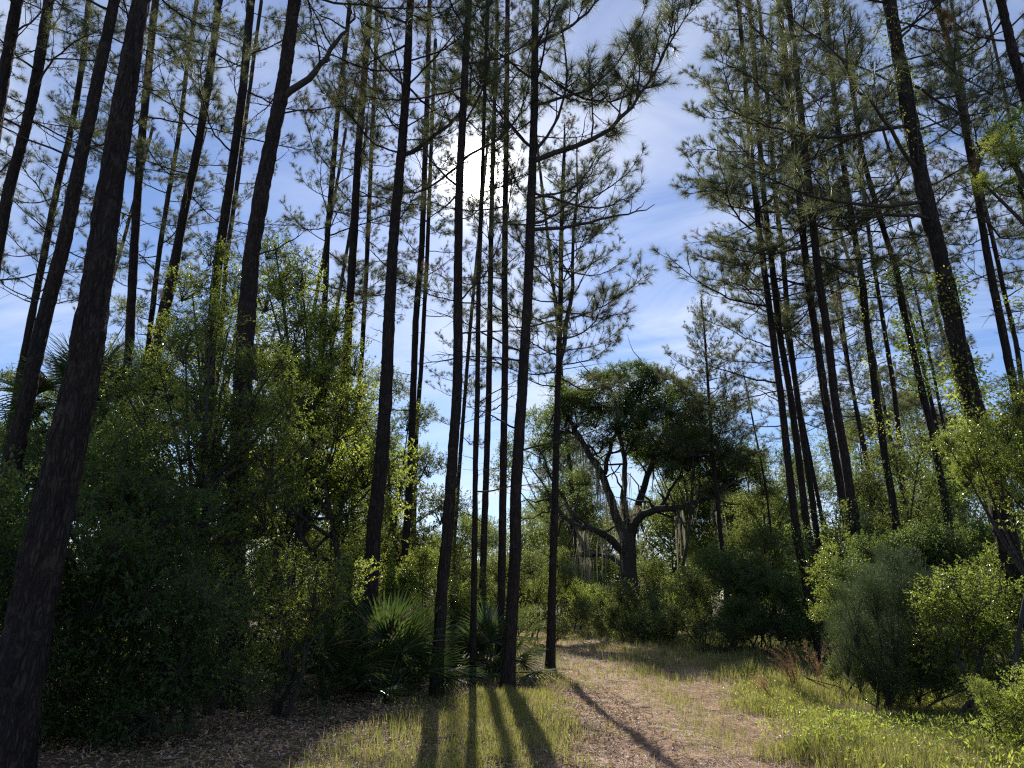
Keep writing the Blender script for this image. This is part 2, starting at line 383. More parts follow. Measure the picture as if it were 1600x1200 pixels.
PINES = {}
def pine(key, label, D, pts, w0, w1, H, crown, nl, spread=2.6, dens=1.0, seed=0, elev=(10, 45), brown=0.06, hero=(), bares=9, group='tall pines of the stand', shape=0.5):
    """pts: trunk centreline in pixels from low to high; w0, w1: trunk widths in pixels at first and last point"""
    rng = np.random.default_rng(seed * 77 + 5)
    k_w = 0.84 if D < 9 else (0.8 if pts[0][0] > 1150 else 0.86)
    w0 *= k_w; w1 *= k_w
    W = [at(x, y, D) for x, y in pts]
    d0 = (W[1] - W[0]) / (W[1][2] - W[0][2])
    k_ = 0.5
    if W[0][2] > 0.05:
        b = W[0] - d0 * W[0][2]; b[2] = float(hgt(b[0], b[1])) - 0.06; P = [b] + W
    else:
        b = W[0] - d0 * W[0][2]; b[2] = float(hgt(b[0], b[1])) - 0.06; P = [b] + [q for q in W if q[2] > 0.1]
    if H > P[-1][2] + 0.3:
        d1 = (P[-1] - P[-3 if len(P) > 3 else -2]); d1 = d1 / d1[2]
        e = P[-1].copy(); z = e[2]
        while z < H:
            z2 = min(H, z + 1.5); e = e + (d1 * 0.9 + np.array([0, 0, 0.1])) * (z2 - z) + np.array([rng.normal() * 0.03, rng.normal() * 0.03, 0]); e[2] = z2; P.append(e.copy()); z = z2
    P = np.array(P); zs = P[:, 2]
    r0 = w0 * depth(W[0]) / F / 2; r1 = w1 * depth(W[-1]) / F / 2
    step = 0.07 if D < 9 else (0.11 if D < 14 else 0.22)
    zz = np.arange(zs[0], zs[-1], step); zz = np.append(zz, zs[-1])
    # smooth centreline, real trees wander in depth too
    C = np.stack([np.interp(zz, zs, P[:, 0]), np.interp(zz, zs, P[:, 1]), zz], 1)
    kk = max(3, int(1.0 / step)) | 1; pad = kk // 2
    for c in (0, 1):
        a = np.concatenate([2 * C[0, c] - C[pad:0:-1, c], C[:, c], 2 * C[-1, c] - C[-2:-pad - 2:-1, c]])
        C[:, c] = np.convolve(a, np.ones(kk) / kk, 'valid')
    C[:, 1] += 0.10 * np.sin(zz * 0.35 + seed) * np.clip(zz / 4, 0, 1)
    zl, zh = W[0][2], max(W[-1][2], W[0][2] + 1)
    rad = np.interp(zz, [zl, zh], [r0, r1])
    rad = np.where(zz < zl, r0 * (1 + 0.02 * (zl - zz)), rad)
    rad = np.where(zz > zh, r1 * np.clip((H - zz) / max(H - zh, .1), 0, 1) ** 0.8 + 0.012, rad)
    rad = rad * (1 + 0.5 * np.exp(-np.clip(zz - zz[0], 0, None) / 0.24))
    sides = 40 if D < 9 else (26 if D < 14 else 12)
    root = thing('pine_tree', label, 'tree', (C[0, 0], C[0, 1], C[0, 2] + 0.06), group)
    rl = np.array(root.location)
    link('trunk', trunk_mesh(C - rl, rad, sides, 0.17 if D < 14 else 0.12, seed, M_BARK), root)
    def pos(z): return np.array([np.interp(z, zz, C[:, 0]), np.interp(z, zz, C[:, 1]), z])
    PINES[key] = (root, C, rad)
    # dead stubs below the crown
    for k in range(bares):
        z = rng.uniform(max(1.8, crown - 6.5), crown + 1.0); a = rng.uniform(0, 2 * np.pi); ln = rng.uniform(0.15, 0.5) if rng.random() < 0.62 else rng.uniform(0.8, 1.9)
        dv = np.array([math.cos(a), math.sin(a), rng.uniform(-0.1, 0.5)])
        place_limb(root, pos(z), pos(z) + unit(dv) * (ln + 0.1), BARES[rng.integers(len(BARES))], rng.uniform(0, 6), 'dead_branch', 2.2 if ln < .6 else 1.1)
    # living crown
    az0 = rng.uniform(0, 6.28)
    for k in range(nl):
        u = (k + rng.uniform(0, 0.7)) / nl; z = crown + (H - 0.3 - crown) * u
        a = az0 + k * 2.399 + rng.normal() * 0.3
        ln = spread * (1.0 - 0.78 * max(0, (u - shape * 0.6) / (1 - shape * 0.6))) * rng.uniform(0.6, 1.15)
        e = R(elev[0] + (elev[1] - elev[0]) * u + rng.normal() * 9)
        dv = np.array([math.cos(a) * math.cos(e), math.sin(a) * math.cos(e), math.sin(e)])
        lib = LIMBS_BR if rng.random() < brown else LIMBS
        place_limb(root, pos(z), pos(z) + dv * max(ln, 0.5), lib[rng.integers(len(lib))], rng.uniform(-0.5, 0.5))
    if H < 30 and nl:
        place_limb(root, pos(H - 0.5), pos(H) + np.array([0, 0, 0.5]), LIMBS[2], 0)
    # limbs the photograph lets you follow
    for h in hero:
        (x0, y0), (x1, y1), dy = h[:3]; vtype = h[3] if len(h) > 3 else 'live'
        a_ = at(x0, y0, D); b_ = at(x1, y1, D + dy)
        lib = BARES if vtype == 'bare' else LIMBS
        place_limb(root, pos(min(a_[2], H)), b_, lib[rng.integers(len(lib))], rng.uniform(-0.3, 0.3), 'dead_branch' if vtype == 'bare' else 'branch', (h[4] if len(h) > 4 else 1.2) if vtype == 'bare' else 1.0)
    return root

# --- left group
pine('A1', 'thickest pine trunk at the far left, its base filling the bottom left corner', 6.6,
     [(12, 1150), (50, 933), (72, 810), (92, 733), (119, 600), (130, 540), (175, 270), (225, 0)], 84, 28, 21, 12.5, 26, 2.8, seed=1, hero=[((185, 215), (224, 172), 0.2, 'bare', 2)])
pine('A2', 'dark leaning pine just left of the thickest trunk, crossing the blue gap', 10.5,
     [(-15, 900), (15, 750), (40, 640), (68, 520), (106, 382), (149, 166), (180, 0)], 30, 17, 20, 11.5, 26, 2.4, seed=2)
pine('A3', 'slim pine with low needle tufts, seen behind the leaning trunk at the left edge', 17,
     [(30, 620), (47, 517), (67, 405), (86, 292), (108, 200), (128, 90), (138, 0)], 13, 9, 18, 8.5, 44, 2.1, seed=3)
pine('A4', 'pine running from the top left corner down to the left edge', 13,
     [(0, 350), (9, 292), (34, 202), (54, 112), (74, 0)], 18, 16, 20, 10.5, 30, 2.4, seed=4)
pine('A5', 'pine trunk cut off by the very top left corner', 10.5,
     [(-22, 250), (2, 112), (25, 0)], 19, 17, 19, 11, 24, 2.4, seed=5)
pine('A6', 'straight pine rising beside the right edge of the thickest trunk', 17.5,
     [(178, 740), (190, 640), (200, 540), (209, 405), (220, 270), (232, 135), (243, 0)], 17, 12, 22, 12.5, 30, 2.6, seed=6)
pine('A7', 'thin pine in the second row, left of the pine leaning over the tall shrubs', 24,
     [(205, 680), (234, 540), (252, 382), (265, 292), (279, 202), (292, 90), (308, 0)], 10, 7, 24.5, 9.5, 46, 2.6, seed=7)
pine('A8', 'medium pine whose foot vanishes in the top of the tall leafy shrubs', 17.5,
     [(235, 620), (250, 540), (270, 450), (288, 337), (310, 225), (326, 112), (340, 0)], 18, 12, 22, 12.0, 23, 2.7, seed=8)
pine('A9', 'pine left of the forked-limb trunk, rising out of the yellow-green leaves', 16.5,
     [(330, 600), (335, 495), (342, 405), (360, 270), (378, 135), (391, 0)], 18, 14, 22, 12.5, 17, 2.7, seed=9)
pine('A9b', 'slender companion pine almost hidden behind the trunk left of the forked-limb pine', 25,
     [(340, 560), (352, 405), (374, 270), (392, 140), (408, 0)], 9, 6, 23.5, 11.0, 36, 2.2, seed=10)
pine('A10', 'thick leaning pine with one bare limb forking up to the right', 11,
     [(375, 700), (382, 522), (391, 387), (414, 252), (441, 126), (459, 0)], 34, 21, 22, 12.5, 17, 2.8, seed=11,
     hero=[((448, 150), (560, 8), 0.5, 'bare', 2.6), ((430, 250), (450, 232), 0, 'bare', 2)])
pine('A11', 'slim pine with an open spotted crown right of the bare forked limb', 22,
     [(500, 560), (509, 454), (512, 375), (521, 271), (529, 167), (541, 54), (546, 0)], 11, 8, 23.5, 9.0, 41, 3.0, seed=12, elev=(20, 50))
pine('A12', 'straight pine standing between two slimmer ones left of the sun', 17.5,
     [(528, 760), (535, 650), (541, 567), (546, 483), (554, 375), (560, 250), (569, 125), (577, 0)], 17, 11, 22, 11.5, 19, 2.6, seed=13)
pine('A13', 'thin pine just right of the straight one that rises from the yellow leaves', 24,
     [(556, 720), (560, 650), (567, 546), (573, 417), (579, 250), (587, 83), (590, 0)], 9, 7, 24.5, 11.0, 39, 2.3, seed=14)
# --- middle group
pine('B1', 'stout pine left of the sun whose foot stands behind the palmetto fans', 13,
     [(579, 930), (583, 837), (598, 712), (604, 629), (610, 483), (617, 354), (627, 250), (635, 125), (640, 0)], 27, 12, 21, 10.3, 25, 2.6, seed=15, brown=.15,
     hero=[((606, 425), (563, 370), 0, 'bare', 1.6), ((617, 360), (585, 345), 0, 'bare', 1.6), ((625, 245), (735, 60), 1.5), ((626, 135), (560, 20), .5), ((637, 135), (760, 10), -1), ((622, 210), (575, 90), .5), ((620, 245), (700, 190), 1)])
pine('B2', 'front pine of the crossing pair between the stout pine and the sun', 20,
     [(632, 880), (637, 817), (642, 733), (646, 608), (650, 483), (658, 396), (662, 292), (667, 167), (672, 0)], 14, 8, 25.5, 12, 33, 2.3, seed=16, brown=.25)
pine('B3', 'thinner rear pine of the crossing pair between the stout pine and the sun', 26,
     [(648, 760), (650, 671), (658, 567), (665, 442), (667, 417), (675, 208), (680, 60)], 9, 6, 23.5, 12, 33, 2.2, seed=17, brown=.3)
pine('B4', 'pine with its foot in the dry grass, crossing just left of the sun', 12.4,
     [(680, 1095), (687, 1000), (690, 917), (700, 833), (704, 754), (710, 671), (715, 588), (715, 483), (715, 417), (717, 292), (723, 187), (727, 104), (733, 0)], 23, 11, 21, 9.8, 21, 2.6, seed=18, brown=.15,
     hero=[((715, 470), (790, 330), -0.6), ((716, 290), (655, 190), 1), ((717, 250), (820, 120), 1), ((716, 340), (770, 290), .5)])
pine('B5', 'thinnest straight pine between the grassy-foot pine and the palmetto clump', 14.2,
     [(738, 1050), (740, 950), (742, 800), (742, 733), (746, 608), (748, 421), (752, 330), (756, 200), (760, 60)], 12, 6, 19, 7.5, 19, 1.7, seed=19, elev=(20, 55))
pine('B6', 'leaning slim pine right beside the thinnest straight one, below the sun', 19,
     [(752, 960), (753, 933), (757, 817), (760, 733), (764, 608), (767, 400), (770, 250), (774, 100)], 13, 7, 24.5, 9, 31, 2.3, seed=20, elev=(15, 50))
pine('B7', 'vertical pine just left of the tall trunk whose shadow crosses the grass', 15.6,
     [(781, 1000), (783, 950), (785, 833), (787, 692), (790, 525), (788, 458), (790, 292), (792, 125), (793, 0)], 15, 8, 24.5, 9.5, 26, 2.3, seed=21, elev=(15, 50))
pine('B8', 'tall pine with wide flared foot at the grass edge, right of the sun', 13.0,
     [(793, 1080), (795, 1033), (802, 917), (807, 833), (804, 796), (812, 671), (821, 525), (825, 458), (831, 292), (835, 167), (837, 0)], 23, 12, 21, 10.4, 22, 2.6, seed=22, elev=(15, 50),
     hero=[((832, 250), (1065, 20), 1.0, 'live', 1.6), ((833, 160), (1000, 40), 0.5), ((832, 310), (950, 215), 1), ((829, 300), (1000, 290), 1.5), ((828, 360), (1025, 320), 0.0, 'bare', 1.6), ((831, 350), (930, 270), 2),
           ((833, 70), (960, -60), 1), ((826, 420), (910, 395), 0, 'bare', 1.4), ((833, 120), (720, 20), .5), ((830, 230), (745, 120), 1), ((830, 240), (870, 20), .4), ((834, 100), (1030, 120), 2.0)])
pine('B9', 'pine at the left corner of the path, its long shadow crossing the straw', 17.4,
     [(860, 1040), (862, 933), (865, 833), (867, 775), (871, 629), (877, 442), (877, 375), (880, 290)], 16, 7, 14.5, 6.6, 52, 2.6, seed=23, elev=(12, 50),
     hero=[((873, 600), (885, 212), 0.3, 'bare', 1.0), ((877, 420), (982, 400), 1), ((876, 470), (920, 425), 0, 'bare', 1.5), ((878, 330), (1000, 250), 0), ((878, 380), (960, 340), 1)])
# --- background pines
pine('C2', 'solitary conical pine with a pointed top beyond the end of the path', 32,
     [(1137, 950), (1135, 925), (1123, 792), (1112, 687), (1106, 604), (1100, 520), (1095, 470)], 10, 3, 15.2, 7.4, 90, 3.5, seed=25, elev=(0, 55), shape=0.05, bares=10)
pine('C3', 'pencil thin young pine halfway between the conical pine and the right stand', 34,
     [(1213, 960), (1212, 950), (1206, 833), (1196, 758), (1177, 667), (1168, 620)], 5, 3, 12.5, 8.0, 18, 1.2, seed=26)
# --- right group
pine('D1', 'front pine of the leftmost right-hand trio, its foot wrapped in vines', 19.5,
     [(1276, 990), (1262, 920), (1244, 831), (1232, 737), (1219, 625), (1206, 531), (1200, 479), (1185, 354), (1181, 312), (1172, 200), (1160, 60)], 17, 8, 24.5, 9.0, 50, 3.2, seed=27, elev=(5, 45),
     hero=[((1206, 545), (1100, 500), -.5, 'live', 1.3), ((1212, 600), (1075, 560), .5, 'bare', 1.2), ((1200, 480), (1040, 400), -1), ((1214, 610), (1120, 630), 1, 'bare')])
pine('D2', 'middle pine of the leftmost right-hand trio', 21,
     [(1290, 990), (1275, 900), (1257, 812), (1246, 719), (1232, 606), (1219, 531), (1208, 417), (1196, 312), (1185, 187), (1175, 60)], 15, 9, 25.5, 9.5, 46, 3.2, seed=28, elev=(5, 45),
     hero=[((1206, 400), (1085, 395), -1), ((1196, 330), (1070, 240), 0)])
pine('D3', 'right-hand slim pine of the leftmost trio on the right side', 23.5,
     [(1290, 930), (1274, 831), (1262, 737), (1247, 625), (1234, 512), (1225, 400), (1212, 312), (1200, 180), (1190, 60)], 12, 8, 25.5, 9.5, 46, 3.0, seed=29, elev=(5, 45))
pine('D4', 'left pine of the crossing pair in the middle of the right stand', 18.8,
     [(1330, 860), (1319, 794), (1307, 719), (1292, 625), (1279, 531), (1267, 458), (1254, 354), (1242, 250), (1228, 120), (1215, 0)], 16, 10, 25.5, 10, 42, 3.1, seed=30,
     hero=[((1262, 440), (1150, 450), -1, 'bare', 1.3), ((1246, 280), (1120, 190), -1)])
pine('D5', 'right pine of the crossing pair in the middle of the right stand', 17.6,
     [(1348, 880), (1339, 831), (1324, 719), (1307, 625), (1294, 512), (1279, 437), (1267, 333), (1252, 208), (1240, 90), (1232, 0)], 18, 11, 25.5, 10.5, 41, 3.1, seed=31,
     hero=[((1250, 200), (1110, 90), -1), ((1255, 230), (1090, 300), 0)])
pine('D6', 'pine with small yellow-green vine tufts, right of the crossing pair', 20,
     [(1402, 820), (1396, 775), (1382, 700), (1367, 606), (1352, 505), (1344, 437), (1327, 333), (1310, 208), (1300, 90), (1292, 0)], 14, 9, 25.5, 10.2, 41, 3.0, seed=32)
pine('D7', 'slender straight pine between the two vine-covered pines', 26,
     [(1418, 830), (1414, 786), (1409, 737), (1394, 606), (1379, 505), (1364, 400), (1358, 354), (1346, 250), (1330, 100)], 10, 6, 25.5, 12, 43, 2.6, seed=33)
pine('D8', 'pine thickly wrapped in dark vine leaves left of the biggest right trunk', 19.5,
     [(1484, 840), (1476, 794), (1454, 681), (1431, 580), (1409, 475), (1400, 417), (1375, 333), (1350, 242), (1330, 120)], 14, 8, 20, 11, 40, 2.6, seed=34)
pine('D9', 'faint thin pine seen through the gap behind the crossing pair', 31,
     [(1358, 760), (1356, 737), (1340, 650), (1322, 531), (1305, 400), (1290, 260)], 7, 4, 21, 9, 60, 2.4, seed=35)
pine('E1', 'biggest pine of the right side, with long arching limbs and vines', 10.6,
     [(1582, 900), (1566, 831), (1551, 737), (1525, 655), (1514, 606), (1491, 505), (1473, 400), (1454, 325), (1433, 208), (1412, 104), (1392, 0)], 39, 22, 20, 10.5, 24, 2.8, seed=36,
     hero=[((1448, 310), (1150, 250), -0.8, 'live', 1.8), ((1436, 265), (1220, 20), -0.4, 'live', 2.0), ((1434, 190), (1110, 160), 0.6, 'live', 1.6), ((1408, 130), (1240, 60), 0.5, 'live', 1.6), ((1463, 340), (1250, 350), -0.5, 'bare', 1.3),
           ((1465, 365), (1388, 352), 0, 'bare', 2.0), ((1468, 425), (1432, 422), 0, 'bare', 2.2), ((1415, 60), (1455, -10), 0, 'bare', 2.4), ((1420, 90), (1500, 60), 0, 'bare', 1.8), ((1440, 200), (1540, 130), .5), ((1462, 330), (1490, 270), 0, 'bare', 2)])
pine('E2', 'pine leaning out of the top right corner', 12.5,
     [(1640, 290), (1596, 137), (1579, 83), (1558, 0)], 18, 15, 20, 10.5, 26, 2.6, seed=37, hero=[((1562, 50), (1470, 45), 0), ((1590, 130), (1480, 100), .5)])
pine('E3', 'pine right of the biggest trunk, doubled by a thinner stem', 16,
     [(1590, 620), (1577, 561), (1559, 482), (1544, 419), (1525, 317), (1500, 180), (1475, 40)], 15, 11, 24.5, 10.5, 52, 2.8, seed=38)
pine('E3b', 'thinner stem close against the pine right of the biggest trunk', 21,
     [(1596, 620), (1585, 540), (1566, 460), (1553, 390), (1538, 320), (1520, 220), (1500, 90)], 9, 7, 24.5, 10.8, 52, 2.6, seed=39)
pine('E4', 'faint thin pine low between the vine-wrapped pine and the biggest trunk', 31,
     [(1478, 700), (1472, 662), (1460, 590), (1450, 542), (1436, 470), (1425, 420)], 6, 4, 18, 11, 44, 2.0, seed=40)
pine('E5', 'thin stem crossing the blue sky near the top right corner', 27,
     [(1600, 330), (1569, 154), (1544, 21), (1535, -20)], 7, 5, 21, 12.5, 34, 2.0, seed=41)
# pines of the rear rows, seen only as thin stems and needles in the gaps
rr = np.random.default_rng(9)
REAR = [(160, 38, 'rear pine far behind the thickest trunk and its slim neighbour'), (300, 33, 'rear pine glimpsed between the medium pine and the yellow-green shrub top'),
        (430, 36, 'rear pine behind the thick leaning one'), (470, 30, 'short rear pine with a pointed top against the blue left of centre'),
        (705, 34, 'rear pine faint behind the sun glare'), (905, 47, 'rear pine just behind the left side of the oak crown'),
        (1300, 36, 'rear pine glimpsed between the trio and the crossing pair'), (1395, 35, 'rear pine glimpsed behind the tufted vine pine'),
        (1440, 40, 'rear pine left of the biggest right trunk'), (1520, 34, 'rear pine just right of the biggest trunk'), (1570, 38, 'rear pine at the right edge behind the double stem'),
        (60, 30, 'rear pine behind the palm at the left edge')]
for k, (x, D, lab) in enumerate(REAR):
    g = ground_at(x, D); lean = (860 - x) / 3740
    if x > 1250: x -= 0
    Hh = [18, 17, 18, 13.5, 17, 13, 19, 20, 18, 19, 19, 15][k]
    b = at(x + lean * 0, 900, D); tp = at(x + lean * 330 + (20 if x < 860 else -40), 500, D)
    pts = [(x, 900), (x + lean * 380 + (15 if x < 860 else -30), 500), (x + lean * 700 + (30 if x < 860 else -60), 200)]
    pine('R%d' % k, lab, D, pts, 8, 5, Hh, Hh * 0.52, 46 if x > 1000 else 26, 2.5, seed=60 + k, bares=5)

# ------------------------------------------------------------------ broadleaf foliage library
def clump(seed, Rr, nl, LL, WW, mat, per=11, flat=0.8, nsub=13, twigs=True, shell=0.55):
    rng = np.random.default_rng(seed); B = MB()
    sc_ = rnd_dir(rng, nsub) * (rng.uniform(0.25, 0.72, nsub) * Rr)[:, None]; sc_[:, 2] *= flat
    sr = rng.uniform(0.26, 0.46, nsub) * Rr
    ns = nl // per
    which = rng.choice(nsub, ns, p=sr ** 2 / (sr ** 2).sum())
    dv = rnd_dir(rng, ns); rad = sr[which] * rng.uniform(shell, 1.05, ns)
    base_ = sc_[which] + dv * rad[:, None] * np.array([1, 1, flat])
    sd_ = unit(dv * 0.7 + np.array([0, 0, 0.35]) + rng.normal(size=(ns, 3)) * 0.45)
    tl = rng.uniform(2.2, 5.0, ns) * LL
    if twigs:
        for q in range(nsub):
            a = sc_[q]; n_ = 6; u = np.linspace(0, 1, n_)[:, None]
            st = np.array([0, 0, -0.55 * Rr]) * 1.0
            B.tube(st + (a - st) * u + np.cumsum(rng.normal(size=(n_, 3)), 0) * 0.02 * Rr, np.linspace(0.016, 0.006, n_) * Rr, 4, 1)
        k = rng.choice(ns, min(ns, 170), replace=False)
        for q in k:
            a = sc_[which[q]]; e = base_[q] + sd_[q] * tl[q]; mid = (a + e) / 2 + rng.normal(size=3) * 0.03 * Rr
            B.tube([a, mid, e], np.array([0.006, 0.004, 0.002]) * Rr, 3, 1)
    j = np.tile(np.arange(per) / per, ns); w_ = np.repeat(np.arange(ns), per)
    P = base_[w_] + sd_[w_] * (tl[w_] * j)[:, None]
    ld = unit(sd_[w_] * 0.5 + rnd_dir(rng, len(w_)) * 1.0)
    nn = unit(np.array([0, 0, 1.0]) + rnd_dir(rng, len(w_)) * 0.95)
    leaves(B, P, ld, nn, LL * rng.uniform(0.65, 1.2, len(w_)), WW * rng.uniform(0.75, 1.2, len(w_)))
    return B.mesh('foliage', [mat, M_TWIG])
LIB = {
    'near': [clump(200 + k, 1.0, 3700, 0.072, 0.031, M_LEAF) for k in range(5)],
    'young': [clump(210 + k, 1.0, 3500, 0.07, 0.030, M_LEAFY) for k in range(3)],
    'airy': [clump(260 + k, 1.0, 1500, 0.085, 0.037, M_LEAF, per=9, shell=0.3) for k in range(4)],
    'airyy': [clump(265 + k, 1.0, 1350, 0.085, 0.037, M_LEAFY, per=9, shell=0.3) for k in range(4)],  # brighter leaf colour puts sunlight into the left trees
    'shade': [clump(205 + k, 1.0, 4200, 0.075, 0.032, M_LEAFD) for k in range(3)],  # darker leaf colour, shade of the left thicket painted in
    'mid': [clump(220 + k, 1.5, 4200, 0.09, 0.044, M_LEAFF) for k in range(4)],
    'oak': [clump(230 + k, 2.0, 5200, 0.125, 0.058, M_LEAFD, flat=0.7, shell=0.3) for k in range(4)],
    'far': [clump(240 + k, 2.5, 4400, 0.16, 0.085, M_LEAFF, twigs=False) for k in range(4)],
    'fard': [clump(250 + k, 2.5, 4400, 0.15, 0.07, M_LEAFD, twigs=False) for k in range(3)],
}
LR = {'near': 1.0, 'airy': 1.0, 'airyy': 1.0, 'shade': 1.0, 'young': 1.0, 'mid': 1.5, 'oak': 2.0, 'far': 2.5, 'fard': 2.5}
def foliage(root, c, r, lib, rng, sq=(1, 1, 1)):
    s = r / LR[lib] * 1.12
    q = Quaternion((0, 0, 1), rng.uniform(0, 6.28)).to_matrix().to_4x4() @ Quaternion((1, 0, 0), rng.normal() * 0.3).to_matrix().to_4x4()
    mtx = Matrix.Translation(Vector(tuple(c)) - root.location) @ q @ Matrix.Diagonal((s * sq[0], s * sq[1], s * sq[2], 1))
    return link('foliage', LIB[lib][rng.integers(len(LIB[lib]))], root, mtx)
def leafy(name, label, cat, base_px, D, lobes, lib, seed, group=None, tr=0.07, depthj=0.8, stems=1, slope=0):
    """lobes: (px, py, radius px) at distance about D"""
    rng = np.random.default_rng(seed)
    g = ground_at(base_px, D)
    root = thing(name, label, cat, g, group); rl = np.array(root.location)
    mbt = MB(); C = []
    for (x, y, r) in lobes:
        dd = D + rng.uniform(-1, 1) * depthj
        if slope:      # overhang shaped so sun comes through the crown: lower boughs further back
            dd = D + (y - 650) / 400 * slope + rng.uniform(-.5, .5)
        c = at(x, y, dd); C.append((c, r * dd / F))
        foliage(root, c, r * dd / F, lib, rng, (rng.uniform(.9, 1.15), rng.uniform(.9, 1.2), rng.uniform(.85, 1.1)))
    top = max(c[0][2] for c in C); cen = np.mean([c[0] for c in C], 0)
    for s in range(stems):
        e = np.array([cen[0] + rng.normal() * .3, cen[1], g[2] + (cen[2] - g[2]) * 0.75]); n_ = 8; u = np.linspace(0, 1, n_)[:, None]
        b = g + np.array([rng.normal(), rng.normal(), 0]) * (0.12 * s); b[2] = -0.05
        spine = b + (e - b) * u + np.cumsum(rng.normal(size=(n_, 3)), 0) * 0.035 * np.array([1, 1, 0.2]) * (u > 0)
        mbt.tube(spine - rl, np.linspace(tr, tr * 0.55, n_), 8)
        for k, (c, r) in enumerate(C):
            if k % stems != s: continue
            a = spine[int(rng.integers(3 if cat == 'shrub' else 5, n_))]; mid = (a + c) / 2 + np.array([0, 0, -0.1 * r]) + rng.normal(size=3) * 0.1 * r
            u2 = np.linspace(0, 1, 7)[:, None]; Q = (1 - u2) ** 2 * a + 2 * u2 * (1 - u2) * mid + u2 ** 2 * c
            mbt.tube(Q - rl, np.linspace(tr * 0.5, tr * 0.18, 7), 6)
    link('trunk' if stems == 1 else 'stems', mbt.mesh('trunk', [M_OAKB], True), root)
    return root

# left understory
leafy('broadleaf_tree', 'tall leafy tree growing up in front of the left pines, top lit yellow-green', 'tree', 330, 10.1,
      [(330, 500, 42), (290, 540, 48), (355, 560, 50), (400, 570, 46), (440, 560, 40), (260, 600, 55), (320, 620, 62), (390, 640, 62), (450, 630, 52), (225, 670, 60), (290, 690, 70), (360, 710, 72), (430, 700, 64), (480, 690, 44), (240, 750, 70), (320, 780, 75), (400, 790, 72), (460, 770, 58), (190, 600, 40), (180, 700, 50)], 'airy', 301, stems=2, tr=0.06, slope=1.2, depthj=.4)
leafy('broadleaf_tree', 'yellow-green treetop showing between the pines left of the forked-limb trunk', 'tree', 320, 16.2,
      [(335, 400, 42), (300, 455, 50), (375, 440, 44), (345, 470, 50), (270, 520, 50), (400, 500, 46), (320, 540, 60), (240, 560, 45)], 'airy', 335, stems=1, tr=0.08)
leafy('broadleaf_tree', 'dark open-crowned tree right behind the thick leaning pine', 'tree', 440, 15.5,
      [(430, 385, 48), (470, 430, 55), (420, 460, 55), (510, 500, 55), (460, 520, 60), (545, 560, 50), (500, 600, 60), (470, 480, 55), (510, 550, 55), (440, 440, 50), (560, 620, 55), (460, 600, 70), (530, 500, 35)], 'airyy', 302, tr=0.09, slope=2.0)
leafy('broadleaf_tree', 'sunlit leafy tree sloping down right between the straight pine and the stout pine', 'tree', 530, 14.5,
      [(430, 560, 65), (480, 600, 75), (530, 650, 70), (570, 720, 70), (500, 730, 85), (450, 800, 85), (540, 810, 75), (590, 800, 50), (530, 900, 60), (400, 620, 65), (450, 650, 75), (500, 680, 75), (540, 740, 70), (480, 770, 80), (600, 740, 45), (400, 740, 80), (580, 870, 55)], 'airyy', 303, tr=0.08, stems=2, slope=2.5)
leafy('broadleaf_tree', 'dense green tree filling in behind the two sunlit leafy trees on the left', 'tree', 450, 21.5,
      [(330, 560, 60), (400, 560, 55), (470, 580, 50), (530, 600, 45), (300, 640, 65), (380, 640, 65), (450, 650, 60), (520, 670, 60), (570, 700, 50), (340, 730, 70), (430, 740, 70), (510, 760, 65), (580, 780, 50), (380, 820, 70), (470, 840, 70), (550, 860, 60), (260, 760, 65), (240, 620, 50)], 'mid', 331, stems=2, tr=0.1)
leafy('leafy_shrub', 'big rounded sunlit shrub bulging out low in front of the stout pine', 'shrub', 430, 10.5,
      [(430, 885, 66), (495, 925, 64), (385, 945, 66), (455, 995, 62), (540, 895, 48), (350, 880, 60), (400, 1040, 50)], 'airyy', 304, stems=3, tr=0.04)
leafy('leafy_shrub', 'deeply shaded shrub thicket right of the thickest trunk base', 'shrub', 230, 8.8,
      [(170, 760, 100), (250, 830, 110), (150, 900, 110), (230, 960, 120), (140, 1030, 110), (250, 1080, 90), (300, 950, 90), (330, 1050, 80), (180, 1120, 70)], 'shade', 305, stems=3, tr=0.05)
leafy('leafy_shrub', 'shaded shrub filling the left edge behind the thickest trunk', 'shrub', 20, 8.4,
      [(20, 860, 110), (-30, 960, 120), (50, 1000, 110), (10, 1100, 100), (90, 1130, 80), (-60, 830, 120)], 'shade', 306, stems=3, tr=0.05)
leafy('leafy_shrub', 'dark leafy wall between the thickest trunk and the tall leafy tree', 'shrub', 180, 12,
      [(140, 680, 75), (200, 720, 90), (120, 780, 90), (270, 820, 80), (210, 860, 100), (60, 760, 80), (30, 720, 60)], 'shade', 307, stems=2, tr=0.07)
leafy('broadleaf_tree', 'pale leafy tree top behind the palm at the left edge', 'tree', 60, 24,
      [(20, 600, 40), (90, 620, 45), (150, 600, 45), (50, 690, 60), (130, 700, 55), (0, 680, 50), (190, 560, 35), (210, 480, 30)], 'far', 308)
leafy('broadleaf_tree', 'low green tree filling the gap behind the left side of the oak trunk', 'tree', 910, 50,
      [(880, 830, 42), (915, 800, 40), (945, 840, 40), (900, 760, 32), (860, 790, 34), (930, 900, 44), (875, 890, 44), (965, 870, 36)], 'far', 332, tr=.12, depthj=2)
leafy('broadleaf_tree', 'low green tree filling the gap behind the right side of the oak trunk', 'tree', 1030, 47,
      [(1010, 850, 42), (1045, 830, 42), (1075, 860, 40), (1030, 890, 42), (1060, 800, 34), (1090, 820, 36), (1005, 800, 26), (1100, 880, 40)], 'far', 333, tr=.12, depthj=2)
